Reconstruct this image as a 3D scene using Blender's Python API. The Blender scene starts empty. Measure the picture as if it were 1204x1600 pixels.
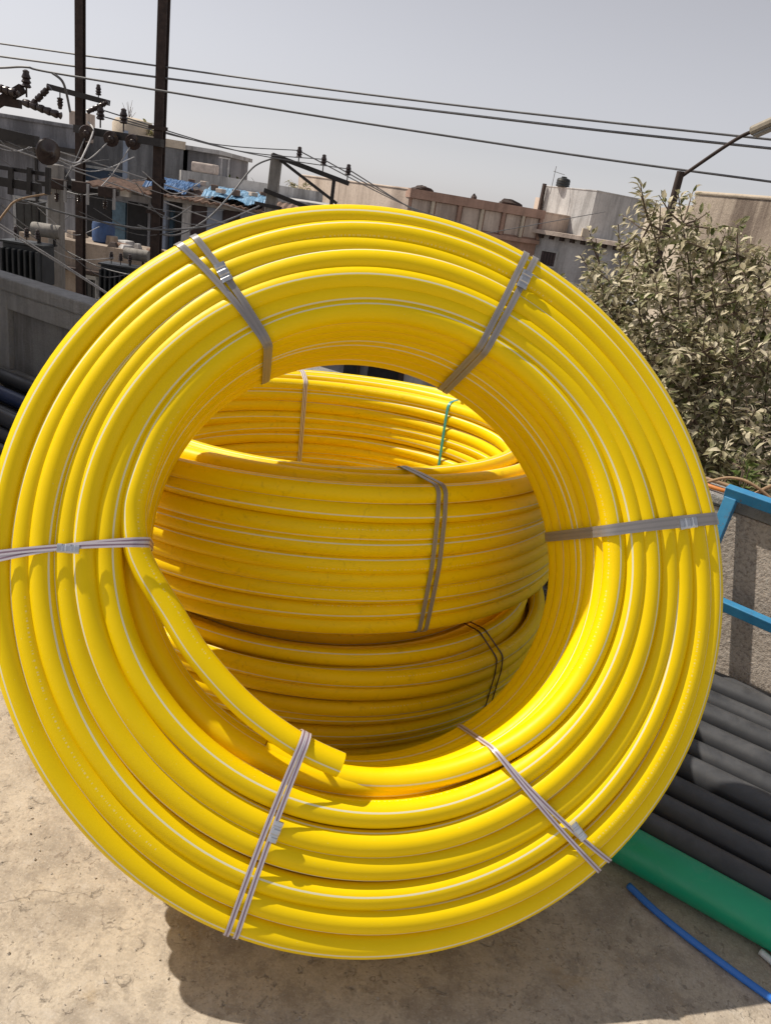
import bpy, math, random
import numpy as np
from mathutils import Vector, Matrix
RAD = math.radians

# ---------------------------------------------------------------- camera, sky, sun, exposure
scene = bpy.context.scene
COL = scene.collection
CAM_H = 1.6
PITCH, ROLL, FPX = RAD(21.8), RAD(9.0), 1200.0
_f = Vector((0, math.cos(PITCH), -math.sin(PITCH)))
_r0 = Vector((1, 0, 0)); _u0 = _r0.cross(_f)
_r = math.cos(ROLL) * _r0 + math.sin(ROLL) * _u0
_u = -math.sin(ROLL) * _r0 + math.cos(ROLL) * _u0
cam = bpy.data.cameras.new('camera')
cam.sensor_fit = 'VERTICAL'; cam.sensor_height = 24.0; cam.lens = 24.0 * FPX / 1600.0
cam.clip_start = 0.05; cam.clip_end = 3000
cam_ob = bpy.data.objects.new('camera', cam); COL.objects.link(cam_ob)
_m = Matrix((_r, _u, -_f)).transposed().to_4x4(); _m.translation = (0, 0, CAM_H)
cam_ob.matrix_world = _m
scene.camera = cam_ob

SUN = Vector((-0.735, 0.19, 1.0)).normalized()          # towards the sun
SUN_EL = math.asin(SUN.z); SUN_AZ = math.atan2(SUN.x, SUN.y)
world = bpy.data.worlds.new('World'); scene.world = world; world.use_nodes = True
wn = world.node_tree; wn.nodes.clear()
_sky = wn.nodes.new('ShaderNodeTexSky'); _sky.sky_type = 'NISHITA'; _sky.sun_disc = False
_sky.sun_elevation = SUN_EL; _sky.sun_rotation = SUN_AZ
_sky.air_density = 1.0; _sky.dust_density = 0.6; _sky.ozone_density = 1.0; _sky.altitude = 100
_hs = wn.nodes.new('ShaderNodeHueSaturation'); _hs.inputs['Saturation'].default_value = 0.17
_tint = wn.nodes.new('ShaderNodeMix'); _tint.data_type = 'RGBA'; _tint.blend_type = 'MULTIPLY'
_tint.inputs[0].default_value = 1.0; _tint.inputs[7].default_value = (0.985, 0.963, 1.0, 1)
_bg = wn.nodes.new('ShaderNodeBackground'); _bg.inputs['Strength'].default_value = 0.094
_wo = wn.nodes.new('ShaderNodeOutputWorld')
wn.links.new(_sky.outputs[0], _hs.inputs['Color']); wn.links.new(_hs.outputs[0], _tint.inputs[6])
wn.links.new(_tint.outputs[2], _bg.inputs['Color']); wn.links.new(_bg.outputs[0], _wo.inputs['Surface'])
sun = bpy.data.lights.new('sun', 'SUN'); sun.energy = 4.0; sun.angle = RAD(0.6); sun.color = (1.0, 0.915, 0.79)
sun_ob = bpy.data.objects.new('sun', sun); COL.objects.link(sun_ob)
sun_ob.rotation_euler = SUN.to_track_quat('Z', 'Y').to_euler(); sun_ob.location = (-8, 2, 12)
scene.view_settings.view_transform = 'Standard'; scene.view_settings.look = 'None'
scene.view_settings.exposure = 0.22; scene.view_settings.gamma = 1.0
scene.view_settings.use_curve_mapping = False
scene.render.engine = 'CYCLES'
scene.cycles.max_bounces = 8; scene.cycles.diffuse_bounces = 5

# ---------------------------------------------------------------- helpers
def P(px, py, y):
    """The point at distance y (metres north of the camera) seen at photograph pixel px, py."""
    d = _r * ((px - 602) / FPX) - _u * ((py - 800) / FPX) + _f
    return Vector((0, 0, CAM_H)) + d * (y / d.y)

def tag(o, label=None, cat=None, group=None, kind=None):
    if label: o['label'] = label
    if cat: o['category'] = cat
    if group: o['group'] = group
    if kind or cat: o['kind'] = kind or 'thing'
    return o

def empty(name, loc, label=None, cat=None, group=None):
    o = bpy.data.objects.new(name, None); COL.objects.link(o); o.location = loc
    o.empty_display_size = 0.1
    return tag(o, label, cat, group)

class MB:
    """Collects shapes; build() links them as one mesh object."""
    def __init__(s): s.v = []; s.f = []; s.uv = []; s.hasuv = False
    def add(s, vs, fs, uvs=None):
        b = len(s.v); s.v += [tuple(p) for p in vs]
        s.f += [tuple(b + i for i in f) for f in fs]
        if uvs is not None: s.hasuv = True; s.uv += uvs
        else: s.uv += [[(0, 0)] * len(f) for f in fs]
        return s
    def box(s, c, size, M=None, taper=1.0):
        hx, hy, hz = size[0] / 2, size[1] / 2, size[2] / 2
        vs = []
        for z in (-hz, hz):
            t = taper if z > 0 else 1
            for x, y in ((-hx, -hy), (hx, -hy), (hx, hy), (-hx, hy)):
                p = Vector((x * t, y * t, z))
                if M is not None: p = M @ p
                vs.append(Vector(c) + p)
        return s.add(vs, [(3, 2, 1, 0), (4, 5, 6, 7), (0, 1, 5, 4), (1, 2, 6, 5), (2, 3, 7, 6), (3, 0, 4, 7)])
    def bar(s, a, b, w, h, up=(0, 0, 1)):
        a = Vector(a); b = Vector(b); d = (b - a); L = d.length; d.normalize()
        up = Vector(up)
        if abs(d.dot(up)) > .98: up = Vector((0, 1, 0))
        x = d.cross(up).normalized(); z = x.cross(d)
        M = Matrix((x, d, z)).transposed()
        return s.box((a + b) / 2, (w, L, h), M)
    def tube(s, pts, r, n=8, closed=False, caps=True, hollow=None):
        pts = [Vector(p) for p in pts]; N = len(pts)
        rr = r if isinstance(r, (list, tuple)) else [r] * N
        up = Vector((0, 0, 1)); rings = []; prev = None
        for i, p in enumerate(pts):
            a = pts[(i - 1) % N] if (closed or i > 0) else p
            b = pts[(i + 1) % N] if (closed or i < N - 1) else p
            t = (b - a).normalized()
            if prev is None:
                x = t.cross(up if abs(t.z) < .95 else Vector((0, 1, 0))).normalized()
            else:
                x = (prev - t * prev.dot(t)).normalized()
            prev = x; y = t.cross(x)
            rings.append([p + rr[i] * (math.cos(k * 2 * math.pi / n) * x + math.sin(k * 2 * math.pi / n) * y) for k in range(n)])
        vs = [q for g in rings for q in g]; fs = []
        for i in range(N if closed else N - 1):
            for k in range(n):
                fs.append((i * n + k, i * n + (k + 1) % n, ((i + 1) % N) * n + (k + 1) % n, ((i + 1) % N) * n + k))
        if not closed and caps:
            fs.append(tuple(range(n - 1, -1, -1))); fs.append(tuple((N - 1) * n + k for k in range(n)))
        return s.add(vs, fs)
    def lathe(s, prof, base, axis=(0, 0, 1), n=14):
        base = Vector(base); a = Vector(axis).normalized()
        x = a.cross(Vector((0, 0, 1)) if abs(a.z) < .9 else Vector((0, 1, 0))).normalized(); y = a.cross(x)
        vs = []
        for r, h in prof:
            vs += [base + a * h + r * (math.cos(k * 2 * math.pi / n) * x + math.sin(k * 2 * math.pi / n) * y) for k in range(n)]
        m = len(prof)
        fs = [(i * n + k, i * n + (k + 1) % n, (i + 1) * n + (k + 1) % n, (i + 1) * n + k) for i in range(m - 1) for k in range(n)]
        fs += [tuple(range(n - 1, -1, -1)), tuple((m - 1) * n + k for k in range(n))]
        return s.add(vs, fs)
    def build(s, name, mat, parent=None, smooth=None, bevel=0.0, seg=2):
        me = bpy.data.meshes.new(name); me.from_pydata(s.v, [], s.f)
        if s.hasuv:
            l = me.uv_layers.new(name='UVMap')
            flat = np.array([c for f in s.uv for uv in f for c in uv], dtype=np.float32)
            l.data.foreach_set('uv', flat)
        me.materials.append(mat)
        if smooth is not None:
            me.polygons.foreach_set('use_smooth', [True] * len(me.polygons))
            if smooth < 179: me.set_sharp_from_angle(angle=RAD(smooth))
        me.update()
        return link(name, me, parent, bevel, seg)

def link(name, me, parent=None, bevel=0.0, seg=2):
    o = bpy.data.objects.new(name, me); COL.objects.link(o)
    if parent is not None:
        o.parent = parent
        o.matrix_parent_inverse = world_of(parent).inverted()
    if bevel:
        b = o.modifiers.new('bevel', 'BEVEL'); b.width = bevel; b.segments = seg; b.limit_method = 'ANGLE'
    return o

def world_of(o):
    m = o.matrix_basis.copy()
    if o.parent: m = world_of(o.parent) @ o.matrix_parent_inverse @ m
    return m

# ---------------------------------------------------------------- materials
class NT:
    def __init__(s, name):
        s.m = bpy.data.materials.new(name); s.m.use_nodes = True
        s.t = s.m.node_tree; s.b = s.t.nodes['Principled BSDF']
    def n(s, typ, **kw):
        nd = s.t.nodes.new(typ)
        for k, v in kw.items():
            if hasattr(nd, k): setattr(nd, k, v)
            else: nd.inputs[k.replace('_', ' ')].default_value = v
        return nd
    def l(s, a, b): s.t.links.new(a, b)
    def coord(s, scale=(1, 1, 1), kind='Object'):
        tc = s.n('ShaderNodeTexCoord'); mp = s.n('ShaderNodeMapping'); mp.inputs['Scale'].default_value = scale
        s.l(tc.outputs[kind], mp.inputs['Vector']); return mp.outputs[0]
    def noise(s, scale, detail=6, rough=.6, vec=None, dist=0.0):
        nd = s.n('ShaderNodeTexNoise'); nd.inputs['Scale'].default_value = scale; nd.inputs['Detail'].default_value = detail
        nd.inputs['Roughness'].default_value = rough; nd.inputs['Distortion'].default_value = dist
        s.l(vec if vec is not None else s.coord(), nd.inputs['Vector']); return nd.outputs['Fac']
    def ramp(s, fac, stops):
        r = s.n('ShaderNodeValToRGB'); e = r.color_ramp.elements
        while len(e) < len(stops): e.new(0.5)
        for k, (p, c) in zip(e, stops):
            k.position = p; k.color = (c[0], c[1], c[2], 1) if isinstance(c, (tuple, list)) else (c, c, c, 1)
        s.l(fac, r.inputs[0]); return r.outputs[0]
    def mix(s, fac, a, b, mode='MIX'):
        x = s.n('ShaderNodeMix'); x.data_type = 'RGBA'; x.blend_type = mode
        for v, i in ((fac, 0), (a, 6), (b, 7)):
            if isinstance(v, (int, float)): x.inputs[i].default_value = v if i == 0 else (v, v, v, 1)
            elif isinstance(v, (tuple, list)): x.inputs[i].default_value = (*v[:3], 1)
            else: s.l(v, x.inputs[i])
        return x.outputs[2]
    def math(s, op, a, b=None):
        x = s.n('ShaderNodeMath'); x.operation = op
        for v, i in ((a, 0), (b, 1)):
            if v is None: continue
            if isinstance(v, (int, float)): x.inputs[i].default_value = v
            else: s.l(v, x.inputs[i])
        return x.outputs[0]
    def bump(s, h, strength=.3, dist=.01):
        b = s.n('ShaderNodeBump'); b.inputs['Strength'].default_value = strength; b.inputs['Distance'].default_value = dist
        s.l(h, b.inputs['Height']); s.l(b.outputs[0], s.b.inputs['Normal'])
    def color(s, c):
        if isinstance(c, (tuple, list)): s.b.inputs['Base Color'].default_value = (*c, 1)
        else: s.l(c, s.b.inputs['Base Color'])
    def rough(s, r):
        if isinstance(r, (int, float)): s.b.inputs['Roughness'].default_value = r
        else: s.l(r, s.b.inputs['Roughness'])
        return s

def plain(name, c, rough=.6, metal=0.0, var=.25, scale=8.0, bump=0.0):
    """A base colour broken up by noise: dust, wear, uneven tone."""
    t = NT(name); f = t.noise(scale)
    d = tuple(x * (1 - var) for x in c); l = tuple(min(1, x * (1 + var)) for x in c)
    t.color(t.ramp(f, [(.3, d), (.7, l)])); t.rough(rough); t.b.inputs['Metallic'].default_value = metal
    if bump: t.bump(t.noise(scale * 6), bump)
    return t.m

def pipe_material(name, base, stripe, dirt=0.0, rough=.38, spec=.2, printed=.3):
    t = NT(name)
    uvn = t.n('ShaderNodeUVMap'); sep = t.n('ShaderNodeSeparateXYZ'); t.l(uvn.outputs[0], sep.inputs[0])
    u, v = sep.outputs[0], sep.outputs[1]
    fr = t.math('FRACT', t.math('MULTIPLY', v, 3.0))
    st = t.math('LESS_THAN', t.math('ABSOLUTE', t.math('SUBTRACT', fr, .5)), .031)
    # printed lettering too small to read: short broken dashes along one line
    cu = t.n('ShaderNodeCombineXYZ'); t.l(u, cu.inputs[0])
    nz = t.noise(210, 1, .5, cu.outputs[0]); nl = t.noise(1.3, 0, .5, cu.outputs[0])
    band = t.math('LESS_THAN', t.math('ABSOLUTE', t.math('SUBTRACT', t.math('FRACT', v), .33)), .010)
    pr = t.math('MULTIPLY', t.math('MULTIPLY', t.math('GREATER_THAN', nz, .53), t.math('GREATER_THAN', nl, .52)), band)
    oc = t.coord()
    tone = t.noise(5, 5, .6, oc)
    c = t.mix(t.ramp(tone, [(.35, 0), (.75, 1)]), base, tuple(x * .93 for x in base))
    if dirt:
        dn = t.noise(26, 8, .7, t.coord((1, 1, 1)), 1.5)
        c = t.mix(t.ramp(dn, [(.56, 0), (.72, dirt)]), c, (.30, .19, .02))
    sc = t.noise(240, 2, .5, oc)
    c = t.mix(t.ramp(sc, [(.72, 0), (.78, .35)]), c, (.8, .72, .4))
    c = t.mix(t.math('MULTIPLY', pr, printed), c, (.85, .82, .6))
    c = t.mix(st, c, stripe)
    t.color(c)
    t.rough(t.ramp(t.noise(30, 5, .6, oc), [(.3, rough - .05), (.7, rough + .1)]))
    t.b.inputs['Specular IOR Level'].default_value = spec
    t.bump(t.noise(60, 3, .5, oc), .05, .002)
    return t.m

M = {}
YEL = (.95, .672, .001)
M['yellow'] = pipe_material('yellow_pipe', YEL, (.80, .76, .52))
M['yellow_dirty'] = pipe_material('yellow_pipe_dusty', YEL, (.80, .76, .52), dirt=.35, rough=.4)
def black_pipe():
    t = NT('black_pipe'); oc = t.coord()
    c = t.ramp(t.noise(4, 5, .6, oc), [(.3, (.030, .032, .037)), (.7, (.050, .052, .058))])
    geo = t.n('ShaderNodeNewGeometry'); sp = t.n('ShaderNodeSeparateXYZ'); t.l(geo.outputs['Normal'], sp.inputs[0])
    dust = t.math('MULTIPLY', t.ramp(sp.outputs[2], [(.55, 0), (1, .55)]), t.ramp(t.noise(9, 7, .7, oc, .5), [(.35, .15), (.65, 1)]))
    c = t.mix(dust, c, (.13, .132, .14))                       # dust settles on whatever faces up
    c = t.mix(t.ramp(t.noise(55, 6, .8, t.coord((1, 1, 4)), 1.5), [(.66, 0), (.72, .35)]), c, (.2, .19, .18))
    t.color(c); t.rough(t.ramp(t.noise(12, 4, .6, oc), [(.3, .32), (.7, .55)])); t.bump(t.noise(120, 3, .5, oc), .06, .001); return t.m
M['black_pipe'] = black_pipe()
def dusty_pipe(name, c0):
    t = NT(name); oc = t.coord()
    c = t.ramp(t.noise(6, 6, .65, oc), [(.3, tuple(x * .85 for x in c0)), (.7, c0)])
    c = t.mix(t.ramp(t.noise(15, 8, .75, oc, 1.0), [(.55, 0), (.8, .18)]), c, (.30, .34, .30))
    c = t.mix(t.ramp(t.noise(60, 5, .8, t.coord((1, 1, 5)), 2.0), [(.70, 0), (.74, .3)]), c, (.30, .42, .38))
    t.color(c); t.rough(t.ramp(t.noise(20, 4, .6, oc), [(.3, .28), (.7, .5)])); t.bump(t.noise(90, 3, .5, oc), .06, .001); return t.m
M['green_pipe'] = dusty_pipe('green_pipe', (.012, .37, .19))
M['blue_pipe'] = dusty_pipe('blue_pipe', (.035, .19, .66))
M['navy_pipe'] = plain('navy_pipe', (.03, .045, .10), .4)
def strap_mat(name, a, b, rough=.35):
    t = NT(name); uvn = t.n('ShaderNodeUVMap'); sep = t.n('ShaderNodeSeparateXYZ'); t.l(uvn.outputs[0], sep.inputs[0])
    w = t.math('ABSOLUTE', t.math('SUBTRACT', sep.outputs[1], .5))
    t.color(t.mix(t.math('LESS_THAN', w, .16), a, b)); t.rough(rough)
    t.bump(t.noise(180, 2), .15, .001); return t.m
M['strap_grey'] = strap_mat('grey_strap', (.27, .255, .255), (.23, .22, .22), .3)
M['strap_lilac'] = strap_mat('lilac_strap', (.58, .54, .60), (.25, .17, .22), .32)
M['strap_white'] = strap_mat('white_strap', (.66, .62, .60), (.28, .16, .12), .35)
M['strap_teal'] = strap_mat('teal_strap', (.05, .30, .27), (.07, .36, .33), .35)
M['strap_brown'] = strap_mat('brown_strap', (.07, .035, .025), (.06, .03, .02), .4)
M['clip'] = plain('galvanised_clip', (.55, .57, .60), .28, metal=.9, var=.15, scale=60)
# ---------------------------------------------------------------- the roof terrace
def concrete_floor():
    t = NT('cement_floor'); oc = t.coord()
    big = t.noise(1.1, 5, .6, oc, .4); mid = t.noise(5.5, 8, .68, oc, .6); fine = t.noise(70, 5, .7, oc)
    c = t.ramp(big, [(.3, (.43, .365, .29)), (.55, (.53, .46, .37)), (.75, (.59, .525, .435))])
    c = t.mix(t.ramp(mid, [(.35, .7), (.56, 0)]), c, (.28, .24, .20))
    mot = t.noise(17, 6, .72, oc, .3)
    c = t.mix(t.ramp(mot, [(.40, .5), (.50, 0)]), c, (.25, .21, .17))
    c = t.mix(t.ramp(mot, [(.56, 0), (.68, .5)]), c, (.56, .51, .45))
    c = t.mix(t.ramp(t.noise(2.3, 6, .7, t.coord((1, 1, 1)), 1.2), [(.60, 0), (.70, .45)]), c, (.36, .25, .12))
    # flaked spots where the skim coat has gone
    vo = t.n('ShaderNodeTexVoronoi'); vo.inputs['Scale'].default_value = 42
    nv = t.n('ShaderNodeTexNoise'); nv.inputs['Scale'].default_value = 18; t.l(oc, nv.inputs['Vector'])
    ad = t.n('ShaderNodeVectorMath'); ad.operation = 'MULTIPLY_ADD'; t.l(nv.outputs['Color'], ad.inputs[0]); ad.inputs[1].default_value = (.12, .12, .12); t.l(oc, ad.inputs[2])
    t.l(ad.outputs[0], vo.inputs['Vector'])
    spots = t.math('MULTIPLY', t.ramp(vo.outputs['Distance'], [(.12, 1), (.30, 0)]), t.ramp(t.noise(9, 5, .7, oc), [(.5, 0), (.62, 1)]))
    c = t.mix(t.math('MULTIPLY', spots, .55), c, (.20, .165, .13))
    pit = t.noise(26, 7, .75, oc, .8)
    pits = t.ramp(pit, [(.60, 0), (.68, 1)])
    c = t.mix(t.math('MULTIPLY', pits, .7), c, (.19, .155, .125))
    c = t.mix(t.ramp(fine, [(.25, .35), (.5, 0)]), c, (.24, .2, .165))
    c = t.mix(t.ramp(t.noise(130, 2, .5, oc), [(.68, 0), (.76, .5)]), c, (.62, .58, .52))
    # sharp little flakes and dirt specks
    fl = t.noise(48, 3, .55, oc, 1.2); fg = t.noise(4.5, 4, .6, oc)
    flm = t.math('MULTIPLY', t.ramp(fl, [(.615, 0), (.635, 1)]), t.ramp(fg, [(.46, 0), (.56, 1)]))
    c = t.mix(t.math('MULTIPLY', flm, .65), c, (.20, .16, .125))
    f2 = t.noise(95, 3, .5, oc, .8); c = t.mix(t.ramp(f2, [(.66, 0), (.69, .6)]), c, (.17, .14, .115))
    gr = t.noise(165, 3, .6, oc); c = t.mix(t.ramp(gr, [(.34, .28), (.46, 0)]), c, (.25, .21, .17)); c = t.mix(t.ramp(gr, [(.56, 0), (.66, .28)]), c, (.66, .60, .52))
    g2_ = t.noise(31, 4, .65, oc, .4); c = t.mix(t.ramp(g2_, [(.36, .22), (.46, 0)]), c, (.27, .23, .185))
    # hairline cracks
    ve = t.n('ShaderNodeTexVoronoi'); ve.feature = 'DISTANCE_TO_EDGE'; ve.inputs['Scale'].default_value = 1.15
    ac = t.n('ShaderNodeVectorMath'); ac.operation = 'MULTIPLY_ADD'
    nc = t.n('ShaderNodeTexNoise'); nc.inputs['Scale'].default_value = 3.5; nc.inputs['Detail'].default_value = 8; t.l(oc, nc.inputs['Vector'])
    t.l(nc.outputs['Color'], ac.inputs[0]); ac.inputs[1].default_value = (.5, .5, .5); t.l(oc, ac.inputs[2]); t.l(ac.outputs[0], ve.inputs['Vector'])
    crack = t.math('MULTIPLY', t.math('LESS_THAN', ve.outputs['Distance'], .0022), t.ramp(t.noise(2.1, 2, .5, oc), [(.54, 0), (.60, 1)]))
    c = t.mix(t.math('MULTIPLY', crack, .45), c, (.15, .12, .1))
    t.color(c); t.rough(.88)
    h = t.math('SUBTRACT', t.math('ADD', t.math('MULTIPLY', mid, .5), t.math('MULTIPLY', fine, .25)), t.math('ADD', t.math('MULTIPLY', pits, .25), crack))
    t.bump(h, .8, .008)
    return t.m
def concrete(name, a, b, scale=3.0, streak=.5, rough=.9, bump=.5, dist=.01, dark=(.12, .11, .10)):
    """Weathered cement render with rain streaks running down."""
    t = NT(name); oc = t.coord()
    f = t.noise(scale, 8, .65, oc, .3)
    c = t.ramp(f, [(.3, a), (.7, b)])
    s = t.noise(scale * 2.2, 6, .7, t.coord((1, 1, .12)), .2)
    c = t.mix(t.ramp(s, [(.44, 0), (.60, streak)]), c, dark)
    c = t.mix(t.ramp(t.noise(scale * 14, 5, .7, oc), [(.3, .35), (.5, 0)]), c, tuple(x * .6 for x in a))
    t.color(c); t.rough(rough)
    t.bump(t.noise(scale * 22, 8, .75, oc), bump, dist); return t.m
M['floor'] = concrete_floor()
M['parapet'] = concrete('rough_parapet_cement', (.47, .455, .445), (.64, .63, .615), 3.5, .28, bump=1.0, dist=.03)

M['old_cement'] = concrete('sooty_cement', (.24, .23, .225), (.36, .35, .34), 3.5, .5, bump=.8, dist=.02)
DIRP = Vector((0.853, -0.522, 0)); NORP = Vector((0.522, 0.853, 0))      # along the parapet / outwards through it
PAR_D = 3.07                                                             # distance of the inner parapet face
def along(s, d, z=0.0): return DIRP * s + NORP * d + Vector((0, 0, z))
MP = Matrix((DIRP, NORP, Vector((0, 0, 1)))).transposed()

b = MB()
c4 = [along(-9, PAR_D + .22), along(6, PAR_D + .22), along(6, -7), along(-9, -7)]
g = 60
vs = [tuple(p) for p in c4] + [tuple(p - Vector((0, 0, 6.5))) for p in c4]
b.add(vs, [(3, 2, 1, 0), (0, 1, 5, 4), (1, 2, 6, 5), (2, 3, 7, 6), (3, 0, 4, 7)])
tag(b.build('roof_floor', M['floor']), kind='structure')

# parapet wall of piers, a sunken panel in each bay and a coping
par = empty('parapet_wall', along(0, PAR_D, 0), 'rough cement parapet with sunken panels running behind the yellow coils', 'wall')
PH = .74
def pbox(mb, s0, s1, d0, d1, z0, z1):
    mb.box(along((s0 + s1) / 2, (d0 + d1) / 2, (z0 + z1) / 2), (s1 - s0, d1 - d0, z1 - z0), MP)
b = MB(); pbox(b, -8.9, -.83, PAR_D + .05, PAR_D + .15, .002, PH - .002); b.build('core', M['parapet'], par)
b = MB(); pbox(b, -8.9, -.83, PAR_D - .012, PAR_D + .17, PH - .09, PH); b.build('coping', M['parapet'], par, bevel=.012)
b = MB(); pbox(b, -8.9, -.83, PAR_D, PAR_D + .049, .003, .10); b.build('plinth', M['parapet'], par, bevel=.006)
edges = [-8.9, -7.0, -5.25, -3.65, -2.1, -.9]
for e in edges:
    b = MB(); pbox(b, e - .07, e + .07, PAR_D - .002, PAR_D + .049, .101, PH - .091); b.build('pier', M['parapet'], par, bevel=.008)
# the sunlit length turns a little towards the sun and is plain roughcast
def roughcast():
    t = NT('roughcast'); oc = t.coord()
    c = t.ramp(t.noise(4, 6, .6, oc), [(.3, (.42, .365, .315)), (.7, (.58, .51, .445))])
    g1 = t.noise(75, 4, .7, oc); c = t.mix(t.ramp(g1, [(.36, .75), (.52, 0)]), c, (.24, .195, .165)); c = t.mix(t.ramp(g1, [(.56, 0), (.7, .5)]), c, (.70, .64, .58))
    t.color(c); t.rough(.95); t.bump(t.math('ADD', g1, t.math('MULTIPLY', t.noise(22, 4, .6, oc), .6)), .55, .012); return t.m
M['roughcast'] = roughcast()
W0 = Vector((1.30, 2.85, 0)); RD = Vector((.76, -.65, 0)); RN = Vector((.65, .76, 0)); MR = Matrix((RD, RN, Vector((0, 0, 1)))).transposed()
def rw(s, d, z=0.0): return W0 + RD * (s + .38) + RN * (d - PAR_D) + Vector((0, 0, z))
sun_wall = empty('parapet_wall', W0, 'sunlit roughcast parapet that the blue steel frame leans on', 'wall')
b = MB(); b.box(W0 + RD * 2.2 + RN * .075 + Vector((0, 0, PH / 2 - .022)), (5.6, .15, PH - .05), MR); b.build('face', M['roughcast'], sun_wall, bevel=.008)
b = MB(); b.box(W0 + RD * 2.2 + RN * .078 + Vector((0, 0, PH - .0225)), (5.62, .175, .045), MR); b.build('coping', M['parapet'], sun_wall, bevel=.012)
for e0, e1 in zip(edges[:-1], edges[1:]):
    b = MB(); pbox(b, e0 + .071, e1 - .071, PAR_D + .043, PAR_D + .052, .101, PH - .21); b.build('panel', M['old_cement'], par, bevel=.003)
    b = MB(); pbox(b, e0 + .071, e1 - .071, PAR_D, PAR_D + .049, PH - .21, PH - .091); b.build('top_rail', M['parapet'], par, bevel=.006)

# unseen block, styled as a stair room, added to shade that parapet end
M['shade_block_wall'] = concrete('lime_wash', (.42, .40, .36), (.52, .50, .46), 2.0, .35)
sh = empty('shade_block', along(-6.2, .4, 0), 'unseen lime washed block with flat roof slab, added to shade the parapet', 'building')
SC = along(-6.95, .95)
b = MB(); b.box(SC + Vector((0, 0, 1.9)), (2.6, 3.6, 3.8), MP); b.build('wall', M['shade_block_wall'], sh)
b = MB(); b.box(SC + Vector((0, 0, 3.87)), (3.0, 4.0, .14), MP); b.build('roof_slab', M['parapet'], sh, bevel=.01)
b = MB(); b.box(SC + DIRP * 1.31 + Vector((0, 0, 1.02)) - NORP * .6, (.05, .95, 2.04), MP); b.build('door', M['navy_pipe'], sh)

# ---------------------------------------------------------------- pipe coils
def loop_mesh(name, pos, N, rad, n, twist, v0, closed=True, th0=0., th1=2 * math.pi, mat=None):
    """A strand of pipe: pos(theta) gives its centre line; UV runs along and around it."""
    ts = [th0 + (th1 - th0) * i / (N if closed else N - 1) for i in range(N)]
    p = np.array([pos(t) for t in ts])
    if closed: tan = np.roll(p, -1, 0) - np.roll(p, 1, 0)
    else: tan = np.gradient(p, axis=0)
    tan /= np.linalg.norm(tan, axis=1)[:, None]
    return p, tan, ts

def strand(name, p, tan, axis, rad, n, closed, mat, parent, twist=0., v0=0., end_cap=True):
    """axis: fixed reference direction (the coil's own axis) so that rings do not spin."""
    N = len(p); ax = np.array(axis)
    x = ax - (tan @ ax)[:, None] * tan; x /= np.linalg.norm(x, axis=1)[:, None]
    y = np.cross(tan, x)
    a = np.arange(n) * 2 * np.pi / n
    ring = p[:, None, :] + rad * (np.cos(a)[None, :, None] * x[:, None, :] + np.sin(a)[None, :, None] * y[:, None, :])
    verts = ring.reshape(-1, 3)
    seg = np.linalg.norm(np.roll(p, -1, 0) - p, axis=1); cum = np.concatenate([[0], np.cumsum(seg)])
    M_ = N if closed else N - 1
    i = np.repeat(np.arange(M_), n); k = np.tile(np.arange(n), M_)
    i2 = (i + 1) % N; k2 = (k + 1) % n
    quads = np.stack([i * n + k, i * n + k2, i2 * n + k2, i2 * n + k], 1)
    vv = lambda ii, kk: kk / n + v0 + twist * np.sin(2 * np.pi * ii / N)
    uv = np.stack([np.stack([cum[i], vv(i, k)], 1), np.stack([cum[i], vv(i, k + 1)], 1), np.stack([cum[i + 1], vv(i + 1, k + 1)], 1), np.stack([cum[i + 1], vv(i + 1, k)], 1)], 1)
    faces = quads.tolist(); uvl = uv.reshape(-1, 2)
    extra = []
    if not closed and end_cap:
        f0 = list(range(n - 1, -1, -1)); f1 = [(N - 1) * n + q for q in range(n)]
        faces += [f0, f1]; uvl = np.concatenate([uvl, np.tile([[0, .07]], (2 * n, 1))])
    me = bpy.data.meshes.new(name); me.from_pydata(verts.tolist(), [], faces)
    l = me.uv_layers.new(name='UVMap'); l.data.foreach_set('uv', uvl.astype(np.float32).ravel())
    me.materials.append(mat); me.polygons.foreach_set('use_smooth', [len(f) == 4 for f in faces]); me.update()
    return link(name, me, parent)

def hull2d(pts):
    pts = sorted(map(tuple, pts))
    def half(ps):
        h = []
        for q in ps:
            while len(h) > 1 and (h[-1][0] - h[-2][0]) * (q[1] - h[-2][1]) - (h[-1][1] - h[-2][1]) * (q[0] - h[-2][0]) <= 0: h.pop()
            h.append(q)
        return h
    a = half(pts); c = half(pts[::-1]); return a[:-1] + c[:-1]

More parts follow.
